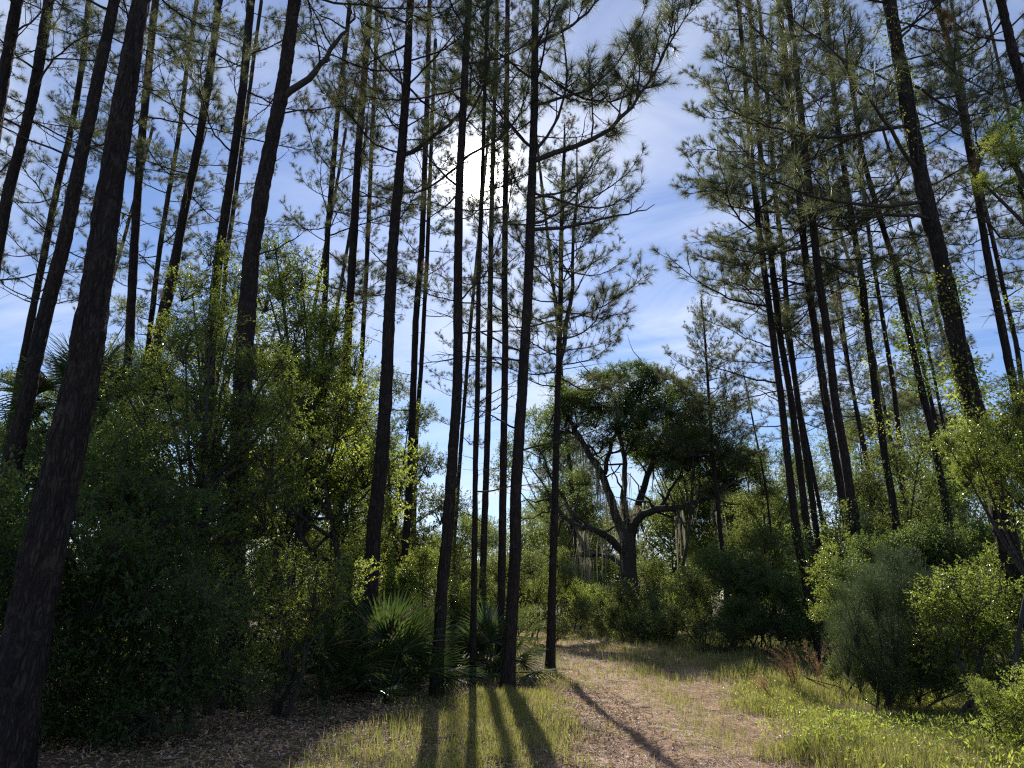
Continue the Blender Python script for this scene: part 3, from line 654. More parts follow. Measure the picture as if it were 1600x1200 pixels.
leafy('broadleaf_tree', 'rounded green tree standing between the conical pine and the right-hand trio', 'tree', 1190, 38,
      [(1165, 790, 34), (1200, 760, 34), (1225, 800, 34), (1180, 840, 38), (1215, 860, 38), (1150, 850, 34), (1185, 720, 26), (1240, 750, 26)], 'far', 337, tr=.12, depthj=1.5)
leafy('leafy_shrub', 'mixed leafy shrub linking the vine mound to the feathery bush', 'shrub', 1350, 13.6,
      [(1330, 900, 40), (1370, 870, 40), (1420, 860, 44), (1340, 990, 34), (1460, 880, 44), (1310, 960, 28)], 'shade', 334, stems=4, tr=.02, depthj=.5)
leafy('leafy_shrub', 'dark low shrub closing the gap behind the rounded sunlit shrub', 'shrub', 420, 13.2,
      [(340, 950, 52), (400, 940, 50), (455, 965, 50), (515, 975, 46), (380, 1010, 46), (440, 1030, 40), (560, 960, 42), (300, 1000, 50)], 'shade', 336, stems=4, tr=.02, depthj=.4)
leafy('broadleaf_tree', 'rounded mid-green tree behind the crossing pine pair', 'tree', 640, 23,
      [(600, 600, 40), (640, 650, 42), (590, 680, 55), (670, 720, 42), (630, 760, 60), (690, 790, 42), (650, 850, 60), (590, 860, 60), (700, 870, 45)], 'mid', 309, tr=0.1)
leafy('leafy_shrub', 'green shrub between the stout pine and the grassy-foot pine', 'shrub', 640, 16.5,
      [(630, 920, 50), (660, 880, 40), (600, 950, 45), (720, 930, 38), (650, 980, 45), (710, 990, 40)], 'near', 310, stems=3, tr=0.03)
leafy('leafy_shrub', 'low shrub behind the feet of the four central pines', 'shrub', 760, 19,
      [(740, 900, 35), (780, 930, 38), (735, 980, 35), (810, 970, 30), (770, 1000, 30)], 'mid', 311, stems=3, tr=0.03)
# middle undergrowth
leafy('leafy_shrub', 'twiggy yellowish thicket between the two path-side pines', 'shrub', 840, 25,
      [(830, 880, 32), (850, 930, 34), (825, 970, 28), (885, 900, 34), (900, 950, 34), (870, 985, 26)], 'mid', 312, stems=4, tr=0.03)
ug = np.random.default_rng(44)
UG = [(700, 30, 3.2, 'mid', 'sunny undergrowth shrub behind the grassy-foot pine'), (745, 34, 2.8, 'mid', 'undergrowth shrub seen between the thin central pines'),
      (800, 31, 3.0, 'mid', 'undergrowth shrub just right of the flared-foot pine'), (850, 36, 3.4, 'mid', 'undergrowth shrub behind the path-corner pine'),
      (905, 31, 2.2, 'young', 'bright undergrowth shrub left of the oak trunk'), (950, 33, 2.0, 'mid', 'undergrowth shrub at the left foot of the oak'),
      (1000, 31, 1.9, 'mid', 'undergrowth shrub right at the foot of the oak'), (1045, 33, 2.3, 'mid', 'undergrowth shrub at the foot of the slim young tree'),
      (1090, 30, 2.8, 'young', 'lit undergrowth shrub below the leaning mossy oak'), (1140, 24, 2.6, 'oak', 'dark undergrowth shrub left of the conical pine foot'),
      (1185, 22, 2.8, 'oak', 'dark undergrowth shrub beside the bend of the path'), (1225, 20.5, 2.6, 'oak', 'dark undergrowth shrub nearest the right-hand trio'),
      (1095, 24.5, 2.3, 'mid', 'undergrowth shrub at the far right edge of the path'), (930, 41, 2.8, 'far', 'taller undergrowth shrub behind the oak, left side'),
      (1020, 42, 3.4, 'far', 'taller undergrowth shrub behind the oak, right side'), (1100, 38, 4.4, 'far', 'tall undergrowth shrub behind the conical pine'),
      (1190, 34, 4.6, 'mid', 'tall undergrowth shrub behind the pencil-thin pine'), (1250, 30, 4.2, 'mid', 'tall undergrowth shrub behind the trio'),
      (875, 44, 4.4, 'far', 'tall undergrowth shrub far behind the path-corner pine'), (770, 45, 4.6, 'far', 'tall undergrowth shrub far behind the thin central pines'),
      (1045, 26.5, 1.6, 'mid', 'low undergrowth shrub at the far end of the path, right'), (985, 27.5, 1.5, 'mid', 'low undergrowth shrub closing off the far end of the path'),
      (640, 27, 3.6, 'mid', 'undergrowth shrub low behind the stout pine'), (570, 24, 3.8, 'mid', 'undergrowth shrub behind the palmettos on the left'),
      (480, 26, 4.0, 'mid', 'undergrowth shrub hidden behind the sunlit rounded shrub'), (380, 22, 4.2, 'oak', 'shaded undergrowth shrub behind the tall leafy tree'),
      (280, 24, 4.2, 'mid', 'shaded undergrowth shrub deep in the left thicket'), (180, 20, 4.0, 'oak', 'shaded undergrowth shrub behind the thickest trunk'),
      (60, 19, 3.8, 'oak', 'shaded undergrowth shrub under the left-edge palm'), (1340, 26, 4.0, 'mid', 'undergrowth shrub behind the crossing pair'),
      (1430, 27, 4.4, 'far', 'undergrowth shrub behind the vine-wrapped pine'), (1540, 22, 4.0, 'mid', 'undergrowth shrub behind the biggest right trunk'), (1640, 20, 4.2, 'mid', 'undergrowth shrub at the right edge of the wood')]
for k, (x, D, top, lib, lab) in enumerate(UG):
    lb = []
    for q in range(6):
        hh = (0.35 + 0.65 * ((q * 0.37 + ug.uniform(0, .3)) % 1.0)) * top - 0.35
        yy = 600 + F * math.tan(R(16.5) - math.atan((hh - 1.55) / D))
        lb.append((x + ug.normal() * 24 * 30 / D, yy, ug.uniform(0.55, 0.95) * (0.7 + 0.12 * top) * F / D))
    leafy('undergrowth_shrub', lab, 'shrub', x, D, lb, lib, 400 + k, 'undergrowth shrubs beneath the pines', stems=3, tr=0.03, depthj=0.8)
# background trees far off
bgx = np.random.default_rng(55); k = 0
for (x, D, hh, lib) in [(690, 62, 7.8, 'far'), (735, 75, 9.0, 'far'), (775, 60, 6.7, 'far'), (820, 66, 9.0, 'far'), (850, 56, 16.9, 'far'), (880, 72, 15.6, 'fard'), (925, 66, 14.3, 'far'), (1000, 62, 13.0, 'far'), (1060, 58, 15.6, 'fard'), (1100, 50, 13.0, 'far'),
                        (1150, 56, 15.6, 'far'), (1170, 48, 14.3, 'fard'), (1210, 60, 13.0, 'far'), (1245, 52, 11.7, 'far'), (1290, 60, 15.6, 'far'), (1340, 52, 16.9, 'far'), (1390, 62, 18.2, 'fard'), (1440, 50, 16.9, 'far'), (1500, 60, 16.9, 'far'), (1560, 54, 15.6, 'far'), (1620, 60, 16.9, 'fard'),
                        (600, 64, 13.0, 'far'), (520, 60, 15.6, 'fard'), (430, 66, 16.9, 'far'), (330, 60, 15.6, 'far'), (230, 64, 13.0, 'fard'), (130, 58, 11.7, 'far'), (30, 62, 11.7, 'far'), (-60, 60, 13.0, 'fard'), (1700, 58, 15.6, 'far')]:
    lb = []
    for q in range(11):
        z = bgx.uniform(0.08, 0.95) * hh
        yy = 600 + F * math.tan(R(16.5) - math.atan((z - 1.55) / D))
        lb.append((x + bgx.normal() * 2.2 * F / D, yy, bgx.uniform(1.7, 2.6) * F / D * (1 - 0.3 * z / hh)))
    leafy('background_tree', 'far woodland tree in the green belt at the back of the wood', 'tree', x, D, lb, lib, 500 + k, 'far woodland trees', tr=0.14, depthj=2.5); k += 1
# right side
leafy('broadleaf_tree', 'olive-green tree filling the space under the vine-covered pines', 'tree', 1400, 22,
      [(1360, 760, 45), (1400, 720, 45), (1450, 760, 50), (1330, 820, 50), (1390, 820, 60), (1460, 830, 60), (1510, 740, 45), (1520, 820, 60), (1440, 690, 35)], 'mid', 320, stems=2, tr=0.08)
leafy('broadleaf_tree', 'yellow-green small tree in front of the biggest right trunk', 'tree', 1575, 9.2,
      [(1570, 660, 55), (1520, 700, 48), (1600, 720, 70), (1480, 695, 25), (1560, 750, 50), (1620, 620, 60), (1510, 735, 30), (1640, 790, 80)], 'near', 321, tr=0.035, depthj=0.4)
leafy('broadleaf_tree', 'vivid green leafy bough reaching in at the right edge near the top', 'tree', 1790, 8.6,
      [(1575, 245, 45), (1605, 190, 50), (1535, 285, 26), (1590, 290, 35), (1650, 240, 80), (1720, 330, 90), (1560, 215, 28), (1690, 470, 80)], 'young', 322, tr=0.09, depthj=0.3)
leafy('leafy_shrub', 'glossy pale-leaved bush on the right with bright leaf tips', 'shrub', 1520, 10.4,
      [(1500, 930, 58), (1555, 900, 60), (1460, 950, 42), (1530, 990, 62), (1600, 950, 70), (1480, 1010, 45), (1590, 1030, 60)], 'near', 323, stems=4, tr=0.03, depthj=.5)
leafy('leafy_shrub', 'vine-tangled mound covering the feet of the right-hand trio', 'shrub', 1305, 17,
      [(1290, 880, 30), (1320, 860, 34), (1350, 880, 34), (1300, 930, 34), (1340, 940, 40), (1285, 960, 24)], 'near', 324, stems=3, tr=0.03, depthj=.5)
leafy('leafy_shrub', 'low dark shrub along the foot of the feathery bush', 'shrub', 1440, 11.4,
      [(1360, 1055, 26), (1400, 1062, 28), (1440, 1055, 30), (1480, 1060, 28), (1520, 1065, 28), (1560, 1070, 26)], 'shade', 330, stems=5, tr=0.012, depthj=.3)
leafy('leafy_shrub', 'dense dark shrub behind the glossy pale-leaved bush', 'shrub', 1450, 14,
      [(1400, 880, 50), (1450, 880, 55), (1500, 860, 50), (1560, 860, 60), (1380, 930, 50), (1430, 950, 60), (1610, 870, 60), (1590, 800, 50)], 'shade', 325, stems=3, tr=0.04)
leafy('leafy_shrub', 'small round bush at the verge beside the orange dry grass', 'shrub', 1315, 13.4,
      [(1310, 1040, 22), (1330, 1050, 20), (1298, 1053, 15)], 'mid', 326, stems=4, tr=0.012, depthj=.15)
leafy('leafy_shrub', 'small pale bush at the front of the right verge', 'shrub', 1390, 11.6,
      [(1385, 1080, 22), (1405, 1090, 18), (1370, 1095, 14)], 'near', 327, stems=4, tr=0.012, depthj=.15)
leafy('leafy_shrub', 'leafy weeds rising at the bottom right corner', 'shrub', 1590, 8.2,
      [(1580, 1110, 35), (1550, 1090, 28), (1620, 1080, 45), (1600, 1150, 40), (1530, 1075, 22)], 'young', 328, stems=5, tr=0.01, depthj=.3)
leafy('broadleaf_tree', 'slim dark-crowned tree standing right of the oak trunk', 'tree', 1051, 33,
      [(1050, 735, 24), (1022, 715, 22), (1085, 715, 26), (1055, 690, 26), (1120, 738, 22), (1085, 680, 24), (1135, 705, 20)], 'oak', 329, tr=0.09, depthj=1.5)

# wispy evergreen bush
def wispy(seed):
    rng = np.random.default_rng(seed); B = MB(); ns = 1300
    th = rng.uniform(0, 6.28, ns); r_ = np.sqrt(rng.uniform(0, 1, ns)) * 0.75; z = rng.uniform(-0.8, 0.9, ns)
    r_ *= np.sqrt(np.clip(1 - (z * 0.8) ** 4, 0.05, 1)) * (1 + .25 * np.sin(th * 3 + z * 4))
    b = np.stack([np.cos(th) * r_, np.sin(th) * r_, z], 1)
    d = unit(np.stack([np.cos(th) * 0.6, np.sin(th) * 0.6, np.full(ns, 1.0)], 1) + rng.normal(size=(ns, 3)) * 0.35)
    per = 16; w_ = np.repeat(np.arange(ns), per); l_ = rng.uniform(0.15, 0.4, ns)
    P = b[w_] + d[w_] * (l_[w_] * np.tile(np.arange(per) / per, ns))[:, None]
    strips(B, P, unit(d[w_] + rnd_dir(rng, len(w_)) * 0.9), rng.uniform(0.04, 0.10, len(w_)), np.full(len(w_), 0.006))
    for q in range(40):
        B.tube([[0, 0, -1.1], b[q] * 0.5 + [0, 0, -0.2], b[q] + d[q] * 0.2], [0.012, 0.007, 0.003], 4, 1)
    return B.mesh('foliage', [M_WISP, M_TWIG])
WS = [wispy(600), wispy(601)]
def wisp_bush(label, x, D, lobes, seed):
    rng = np.random.default_rng(seed); g = ground_at(x, D); root = thing('feathery_bush', label, 'shrub', g)
    for (px_, py_, r) in lobes:
        dd = D + rng.uniform(-.3, .3); c = at(px_, py_, dd); s = r * dd / F
        link('foliage', WS[rng.integers(2)], root, Matrix.Translation(Vector(tuple(c)) - root.location) @ Matrix.Rotation(rng.uniform(0, 6), 4, 'Z') @ Matrix.Diagonal((s, s, s * 1.15, 1)))
    mbt = MB()
    for q in range(5):
        c = at(*lobes[q % len(lobes)][:2], D) - g; mbt.tube([[0.1 * q - .2, 0, -0.05], c * 0.5 + [0.05 * q, 0, 0], c], [0.022, 0.016, 0.008], 5)
    link('stems', mbt.mesh('stems', [M_TWIG], True), root)
wisp_bush('fine feathery grey-green bush between the trio and the pale-leaved bush', 1390, 11.6,
          [(1365, 925, 36), (1405, 905, 42), (1335, 960, 40), (1450, 930, 34), (1320, 1010, 34), (1460, 1040, 40), (1390, 970, 55), (1430, 960, 45), (1360, 1020, 42), (1410, 1030, 45), (1340, 1040, 30), (1385, 1055, 38), (1430, 1050, 36), (1450, 1000, 36)], 1)
wisp_bush('low feathery bush in the dark gap left of the orange dry grass', 1120, 22, [(1100, 1005, 22), (1130, 1000, 24), (1150, 1015, 20)], 2)

# ------------------------------------------------------------------ live oak
OD = 36.0
og = ground_at(985, OD); oak = thing('live_oak', 'spreading live oak with low curved limbs and hanging moss beyond the path', 'tree', og)
ol = np.array(oak.location)
def opx(p, dj=0): return at(p[0], p[1], OD + dj) - ol
mbo = MB()
T = np.array([opx((986, 965)), opx((985, 930)), opx((982, 890)), opx((980, 850)), opx((984, 825))])
mbo.tube(T, np.array([0.62, 0.50, 0.46, 0.48, 0.40]) * OD / 42, 14)
link('trunk', mbo.mesh('trunk', [M_OAKB], True), oak)
OL = [([(980, 850), (962, 800), (945, 740), (925, 700), (905, 660), (880, 610)], 0.30, 0),
      ([(978, 865), (955, 838), (930, 824), (905, 820), (880, 800), (862, 770)], 0.24, -2.5),
      ([(975, 888), (955, 870), (930, 864), (905, 870), (885, 862)], 0.17, 2),
      ([(984, 840), (1000, 805), (1030, 792), (1065, 790), (1105, 775), (1150, 745)], 0.26, -2),
      ([(984, 830), (998, 770), (1018, 715), (1040, 655), (1055, 600)], 0.26, 2),
      ([(982, 835), (975, 770), (978, 710), (966, 650), (955, 600)], 0.22, -1),
      ([(945, 740), (960, 690), (990, 640), (1005, 590)], 0.15, 0),
      ([(1018, 715), (1060, 690), (1095, 660)], 0.13, 2),
      ([(1030, 792), (1060, 750), (1085, 720)], 0.11, -2),
      ([(905, 820), (880, 770), (860, 730), (850, 690)], 0.12, -2.5),
      ([(1000, 805), (1010, 850), (1040, 880)], 0.06, 1)]
orng = np.random.default_rng(7); limb_pts = []
for pts_, r_, dj in OL:
    r_ *= OD / 42
    Q = np.array([opx(p, dj * min(1, i_ / 2.0)) for i_, p in enumerate(pts_)])
    n_ = 22; s_ = np.linspace(0, len(Q) - 1, n_)
    C = np.stack([np.interp(s_, np.arange(len(Q)), Q[:, k]) for k in range(3)], 1)
    for c in range(3):
        C[1:-1, c] = (C[:-2, c] + 2 * C[1:-1, c] + C[2:, c]) / 4
    C[1:] += np.cumsum(orng.normal(size=(n_ - 1, 3)), 0) * 0.035
    b_ = MB(); b_.tube(C, r_ * np.linspace(1, 0.3, n_), 9)
    for q in range(12):   # smaller side branches
        a = C[orng.integers(6, n_)]; d_ = unit(orng.normal(size=3) + [0, 0, 0.7]); l_ = orng.uniform(1.2, 3.0)
        u = np.linspace(0, 1, 6)[:, None]
        b_.tube(a + d_ * l_ * u + np.cumsum(orng.normal(size=(6, 3)), 0) * 0.12 * (u > 0), r_ * np.linspace(0.3, 0.06, 6), 5)
    link('limb', b_.mesh('limb', [M_OAKB], True), oak); limb_pts.append(C)
for (x, y, r) in [(850, 740, 20), (1195, 760, 22), (905, 780, 20), (1110, 770, 22), (945, 625, 42), (900, 645, 40), (868, 650, 28), (1000, 605, 42), (1050, 625, 42), (1080, 665, 40), (1030, 680, 40), (930, 592, 30), (975, 580, 28), (1020, 585, 28), (1110, 705, 36), (1150, 725, 32), (1070, 715, 36),
                  (965, 665, 34), (915, 745, 26), (1095, 745, 28), (1130, 760, 24), (1180, 735, 24), (860, 770, 22), (1000, 650, 34), (880, 600, 24), (1060, 660, 34), (1010, 705, 26), (845, 700, 20), (900, 690, 26), (930, 650, 34), (975, 630, 34), (1025, 640, 34), (1060, 610, 28), (1100, 680, 32), (1130, 700, 30), (1050, 720, 26), (990, 690, 24), (890, 620, 34), (915, 620, 34), (950, 590, 30), (1000, 575, 26), (870, 680, 26), (1090, 640, 30), (1075, 690, 32), (1140, 745, 26), (1165, 720, 24), (940, 690, 24)]:
    c = at(x, y, OD + orng.uniform(-2.5, 2.5))
    foliage(oak, c, r * OD / F * 1.12, 'oak', orng, (1.2, 1.15, 0.9))
# moss: thin strands in bunches under the limbs
def strand_mesh(centres, seed, lmin, lmax, per=16, spread=0.13):
    rng = np.random.default_rng(seed); B = MB()
    for c in centres:
        L0 = rng.uniform(lmin, lmax)
        for q in range(per):
            p0 = c + np.array([rng.normal() * spread, rng.normal() * spread, rng.uniform(-.1, .1)]); l_ = L0 * rng.uniform(0.4, 1.1); n_ = 6
            u = np.linspace(0, 1, n_)[:, None]; P = p0 + np.array([0, 0, -l_]) * u + np.cumsum(rng.normal(size=(n_, 3)), 0) * [0.03, 0.03, 0] * (u > 0)
            s_ = unit(np.array([rng.normal(), rng.normal(), 0])) * 0.02; wv = np.linspace(1, .15, n_)[:, None]
            V = np.concatenate([P - s_ * wv, P + s_ * wv]); f = [(k, k + 1, n_ + k + 1, n_ + k) for k in range(n_ - 1)]
            B.add(V, None, f)
    return B.mesh('hanging_moss', [M_MOSS])
cs = []
for li in (0, 1, 2, 3, 5, 9):
    for q in range(4): cs.append(limb_pts[li][orng.integers(5, 21)] + [0, 0, -0.1])
for (x, y) in [(940, 755), (935, 740), (950, 770), (985, 800), (960, 780), (995, 790), (920, 700), (930, 720), (975, 790), (965, 830), (970, 800), (900, 680), (1000, 820), (992, 810), (978, 780)]:
    cs.append(opx((x, y), orng.uniform(-1, .5)))
mo = link('hanging_moss', strand_mesh(cs, 3, 0.8, 2.8), oak, kind='stuff')
# smaller mossy leaning oak at right
g2 = ground_at(1100, 50); ok2 = thing('live_oak', 'smaller leaning oak with moss seen right of the big oak trunk', 'tree', g2)
b_ = MB(); Q = np.array([at(x, y, 50) - g2 for x, y in [(1108, 960), (1098, 905), (1085, 880), (1068, 845), (1055, 815), (1035, 790)]]); b_.tube(Q, [0.3, 0.26, 0.22, 0.2, 0.15, 0.1], 9)
Q = np.array([at(x, y, 50) - g2 for x, y in [(1085, 880), (1100, 840), (1120, 810), (1135, 790)]]); b_.tube(Q, [0.2, 0.15, 0.12, 0.06], 8)
link('trunk', b_.mesh('trunk', [M_OAKB], True), ok2)
for (x, y, r) in [(1040, 790, 28), (1075, 800, 32), (1110, 800, 32), (1140, 790, 30), (1160, 830, 30), (1125, 850, 28)]: foliage(ok2, at(x, y, 50 + orng.uniform(-2, 2)), r * 50 / F, 'far', orng)
link('hanging_moss', strand_mesh([at(orng.uniform(1055, 1130), orng.uniform(805, 835), 49.5) - g2 for _ in range(9)], 5, 1.2, 2.8, 22, .3), ok2, kind='stuff')

# ------------------------------------------------------------------ palms
def frond_mesh(seed, n=34, L0=0.62, arc=250, pet=0.7):
    rng = np.random.default_rng(seed); B = MB()
    u = np.linspace(0, 1, 7)[:, None]; pt_ = np.array([pet, 0, 0]) * u + np.array([0, 0, 0.10 * pet]) * np.sin(u * 2.2)
    B.tube(pt_, np.linspace(0.013, 0.008, 7), 5); hub = pt_[-1]
    for k in range(n):
        a = R(-arc / 2 + arc * (k + .5) / n); l_ = L0 * (1 - 0.28 * abs(a) / R(arc / 2)) * rng.uniform(.9, 1.08)
        d = np.array([math.cos(a), math.sin(a), 0.10 + 0.10 * math.cos(a * 2)]); s_ = np.array([-math.sin(a), math.cos(a), 0])
        q = 7; t_ = np.linspace(0, 1, q); droop = rng.uniform(0.12, 0.42) * l_
        C = hub + d * (l_ * t_)[:, None] + np.array([0, 0, -1.0]) * (droop * t_ ** 2.6)[:, None]
        wv = 0.030 * np.array([.35, .75, 1, .95, .75, .45, .08])[:, None]
        V = np.concatenate([C - s_ * wv * .5 + [0, 0, .006], C, C + s_ * wv * .5 + [0, 0, .006]])
        f = [(i_, i_ + 1, q + i_ + 1, q + i_) for i_ in range(q - 1)] + [(q + i_, q + i_ + 1, 2 * q + i_ + 1, 2 * q + i_) for i_ in range(q - 1)]
        B.add(V, None, f)
    return B.mesh('frond', [M_PALM])
FR = [frond_mesh(700 + k, [34, 30, 38][k % 3], arc=[230, 270, 200][k % 3]) for k in range(4)]
def palm(name, label, loc, nf, seed, scale=1.0, trunk_h=0.0, emin=-25, emax=75, group=None):
    rng = np.random.default_rng(seed); root = thing(name, label, 'palm', loc, group)
    if trunk_h:
        b = MB(); n_ = 24; u = np.linspace(0, 1, n_)[:, None]
        b.tube(np.array([0, 0, -.05]) + np.array([0.15, 0, trunk_h + .1]) * u, 0.16 + 0.03 * (np.arange(n_) % 2), 12); link('trunk', b.mesh('trunk', [M_OAKB], False), root)
    for k in range(nf):
        a = k * 2.399 + rng.normal() * .2; e = R(emin + (emax - emin) * (k + .5) / nf + rng.normal() * 5)
        m_ = Matrix.Translation((0.15 * (trunk_h > 0), 0, trunk_h + 0.03)) @ Matrix.Rotation(a, 4, 'Z') @ Matrix.Rotation(-e, 4, 'Y') @ Matrix.Rotation(rng.normal() * .5, 4, 'X') @ Matrix.Scale(scale * rng.uniform(.85, 1.1), 4)
        link('frond', FR[rng.integers(4)], root, m_)
    return root
palm('fan_palm', 'fan palm with spiky fronds behind the leaning trunk at the left edge', ground_at(38, 14.0), 38, 1, 1.25, 5.0, -50, 75)
palm('fan_palm', 'fan palm partly hidden just right of the thickest trunk', ground_at(150, 16.0), 30, 2, 1.2, 5.5, -50, 75)
PB = 'palmetto clumps at the foot of the pines'
for (x, D, nf, s, lab) in [(606, 12.4, 20, 1.3, 'large palmetto with arching fans at the foot of the stout pine'),
                           (505, 11.6, 13, 1.1, 'palmetto with dry drooping fans under the rounded sunlit shrub'),
                           (655, 13.8, 15, 1.15, 'palmetto between the stout pine and the grassy-foot pine'),
                           (770, 15.2, 18, 1.15, 'dark palmetto between the thin pines and the tall flared-foot pine'),
                           (715, 16.4, 14, 1.1, 'palmetto behind the grassy-foot pine, right side'),
                           (570, 14.2, 14, 1.2, 'palmetto in deep shade behind the stout pine')]:
    palm('palmetto', lab, ground_at(x, D), nf, int(x), s, 0.0, 5, 85, PB)

# ------------------------------------------------------------------ climbing vines
def vine(label, key, y0, y1, n, out, lib_mat, seed, size=0.07):
    root_, C, rad = PINES[key]; rng = np.random.default_rng(seed)
    D = C[len(C) // 2, 1]; z0 = at(1400, y0, D)[2]; z1 = at(1400, y1, D)[2]
    zz = rng.uniform(min(z0, z1), max(z0, z1), n); clus = np.array([vnoise(z * 1.0, seed, 1.6, seed) for z in zz])
    keep = rng.random(n) < clus ** 1.5 * 1.6; zz = zz[keep]; clus = clus[keep]; n = len(zz)
    cx_ = np.interp(zz, C[:, 2], C[:, 0]); cy_ = np.interp(zz, C[:, 2], C[:, 1]); rr_ = np.interp(zz, C[:, 2], rad)
    th = rng.uniform(0, 6.28, n); ro = rr_ * 1.1 + np.abs(rng.normal(size=n)) * out * clus
    P = np.stack([cx_ + np.cos(th) * ro, cy_ + np.sin(th) * ro, zz], 1)
    B = MB(); g0 = np.array([P[:, 0].mean(), P[:, 1].mean(), zz.min()])
    dn = unit(np.stack([np.cos(th), np.sin(th), rng.normal(size=n) * .5 - .4], 1) + rng.normal(size=(n, 3)) * .4)
    leaves(B, P - g0, dn, unit(rnd_dir(rng, n) + [0, 0, .6]), size * rng.uniform(.6, 1.2, n), size * .6 * rng.uniform(.7, 1.2, n))
    zs_ = np.linspace(zz.min(), zz.max(), 40)
    for ph in (0, 2.5):
        a = ph + zs_ * .9; r2 = np.interp(zs_, C[:, 2], rad) * 1.08
        B.tube(np.stack([np.interp(zs_, C[:, 2], C[:, 0]) + np.cos(a) * r2, np.interp(zs_, C[:, 2], C[:, 1]) + np.sin(a) * r2, zs_], 1) - g0, 0.012, 5, 1)
    o = link('climbing_vine', B.mesh('climbing_vine', [lib_mat, M_TWIG])); o.location = tuple(g0)
    o['label'] = label; o['category'] = 'vine'; o['group'] = 'vines climbing the right-hand pines'
vine('dark leafy vine bulging around the pine left of the biggest right trunk', 'D8', 860, 400, 5200, 0.42, M_LEAFD, 1, .10)
vine('sparse yellow-green vine tufts up the pine beside the crossing pair', 'D6', 820, 430, 2200, 0.28, M_LEAFY, 2, .09)
vine('vine leaves along the middle of the biggest right trunk', 'E1', 700, 430, 2600, 0.16, M_LEAFY, 3, .06)
vine('vine leaves high on the biggest right trunk near the top of the picture', 'E1', 260, 20, 1100, 0.14, M_LEAFY, 4, .055)
vine('vine leaves around the foot of the front pine of the right-hand trio', 'D1', 1000, 820, 2400, 0.3, M_LEAF, 5, .08)
vine('thin vine leaves low on the right pine of the crossing pair', 'D5', 880, 780, 1200, 0.25, M_LEAFF, 6, .08)

# ------------------------------------------------------------------ ground cover
grng = np.random.default_rng(11)
def grassy(x, y):
    """how thick the grass stands here"""
    p_ = path(x, y); n_ = vnoise(x, y, 0.9, 5); n2_ = vnoise(x, y, 2.7, 6)
    side = np.where(x > np.interp(y, [7, 20], [2.2, 4.0]), 1.0, np.clip((x + np.interp(y, [7, 12, 16], [2.3, 1.6, 1.0])) / 1.6, 0.03, 1) * 0.55)
    mid_strip = 0.22 * np.exp(-((x - np.interp(y, [7.5, 12, 20], [2.3, 2.7, 3.4])) / 0.5) ** 2) * np.clip((y - 8) / 2, 0, 1)
    return np.clip((1 - p_) * side * np.clip((n_ * 1.2 + n2_ * 0.8 + vnoise(x, y, 6.0, 8) * .6 - 0.72) * 1.3, 0.05, 1) + mid_strip * n2_ + 0.015 * p_ + 0.45 * p_ * np.clip((y - 14.5) / 4, 0, 1) * np.clip(n_ * 1.6 - .35, 0, 1), 0, 1)
def blades(n, y0, y1, hmin, hmax, wd, tag_, mat, mask, lean=0.5):
    y = grng.uniform(y0, y1, n); half = 0.75 * y * 0.98 + 0.3; x = grng.uniform(-1, 1, n) * half + 0.3
    k = grng.random(n) < mask(x, y); x = x[k]; y = y[k]; n = len(x)
    tall = (0.4 + 0.7 * vnoise(x, y, 1.4, 9) + 0.5 * vnoise(x, y, 5.0, 19) ** 2) * np.where(x > 2.5, 1.15, 0.85)
    h = grng.uniform(hmin, hmax, n) * tall; a = grng.uniform(0, 6.28, n); s = np.stack([np.cos(a), np.sin(a), 0 * a], 1)
    d = np.stack([-np.sin(a), np.cos(a), 0 * a], 1) * (grng.uniform(0.1, lean, n) * h)[:, None] + rnd_dir(grng, n) * 0.15 * h[:, None] * [1, 1, 0]
    b = np.stack([x, y, hgt(x, y) - 0.01], 1); up = np.array([0, 0, 1.0]); ww = wd * grng.uniform(.6, 1.3, n)[:, None]
    m_ = b + up * (h * .55)[:, None] + d * .35; tp = b + up * (h * .92)[:, None] + d
    V = np.stack([b - s * ww / 2, b + s * ww / 2, m_ - s * ww * .4, m_ + s * ww * .4, tp], 1).reshape(-1, 3)
    i_ = np.arange(n)[:, None] * 5; B = MB(); B.add(V, np.concatenate([i_ + [[0, 1, 3]], i_ + [[0, 3, 2]], i_ + [[2, 3, 4]]]))
    o = link(tag_[0], B.mesh(tag_[0], [mat]), kind='stuff'); o['label'] = tag_[1]; o['category'] = tag_[2]; return o
blades(420000, 5.5, 15, 0.06, 0.23, 0.0075, ('verge_grass', 'short sunlit grass on both verges beside the straw path', 'grass'), M_GRASS, grassy)
blades(170000, 15, 34, 0.06, 0.26, 0.014, ('far_grass', 'grass around the far end of the path in broken shade', 'grass'), M_GRASS, lambda x, y: np.clip(grassy(x, y) + 0.12 * (x > 0), 0, 1))
# broad-leaved weeds in the right verge
n = 60000; y = grng.uniform(6.5, 14.5, n); x = grng.uniform(2.8, 10.8, n)
k = grng.random(n) < np.clip((1 - path(x, y)) * (vnoise(x, y, 1.1, 15) * 1.6 - 0.35), 0, 1); x = x[k]; y = y[k]; n = len(x)
B = MB(); hh = grng.uniform(0.03, 0.26, n) * (0.5 + vnoise(x, y, .8, 16)); P = np.stack([x, y, hgt(x, y) + hh], 1)
leaves(B, P, unit(rnd_dir(grng, n) + [0, 0, .5]), unit(rnd_dir(grng, n) * .7 + [0, 0, 1]), grng.uniform(.03, .07, n), grng.uniform(.010, .022, n))
o = link('verge_weeds', B.mesh('verge_weeds', [M_LEAFY]), kind='stuff'); o['label'] = 'low leafy weeds among the grass of the right verge'; o['category'] = 'weeds'
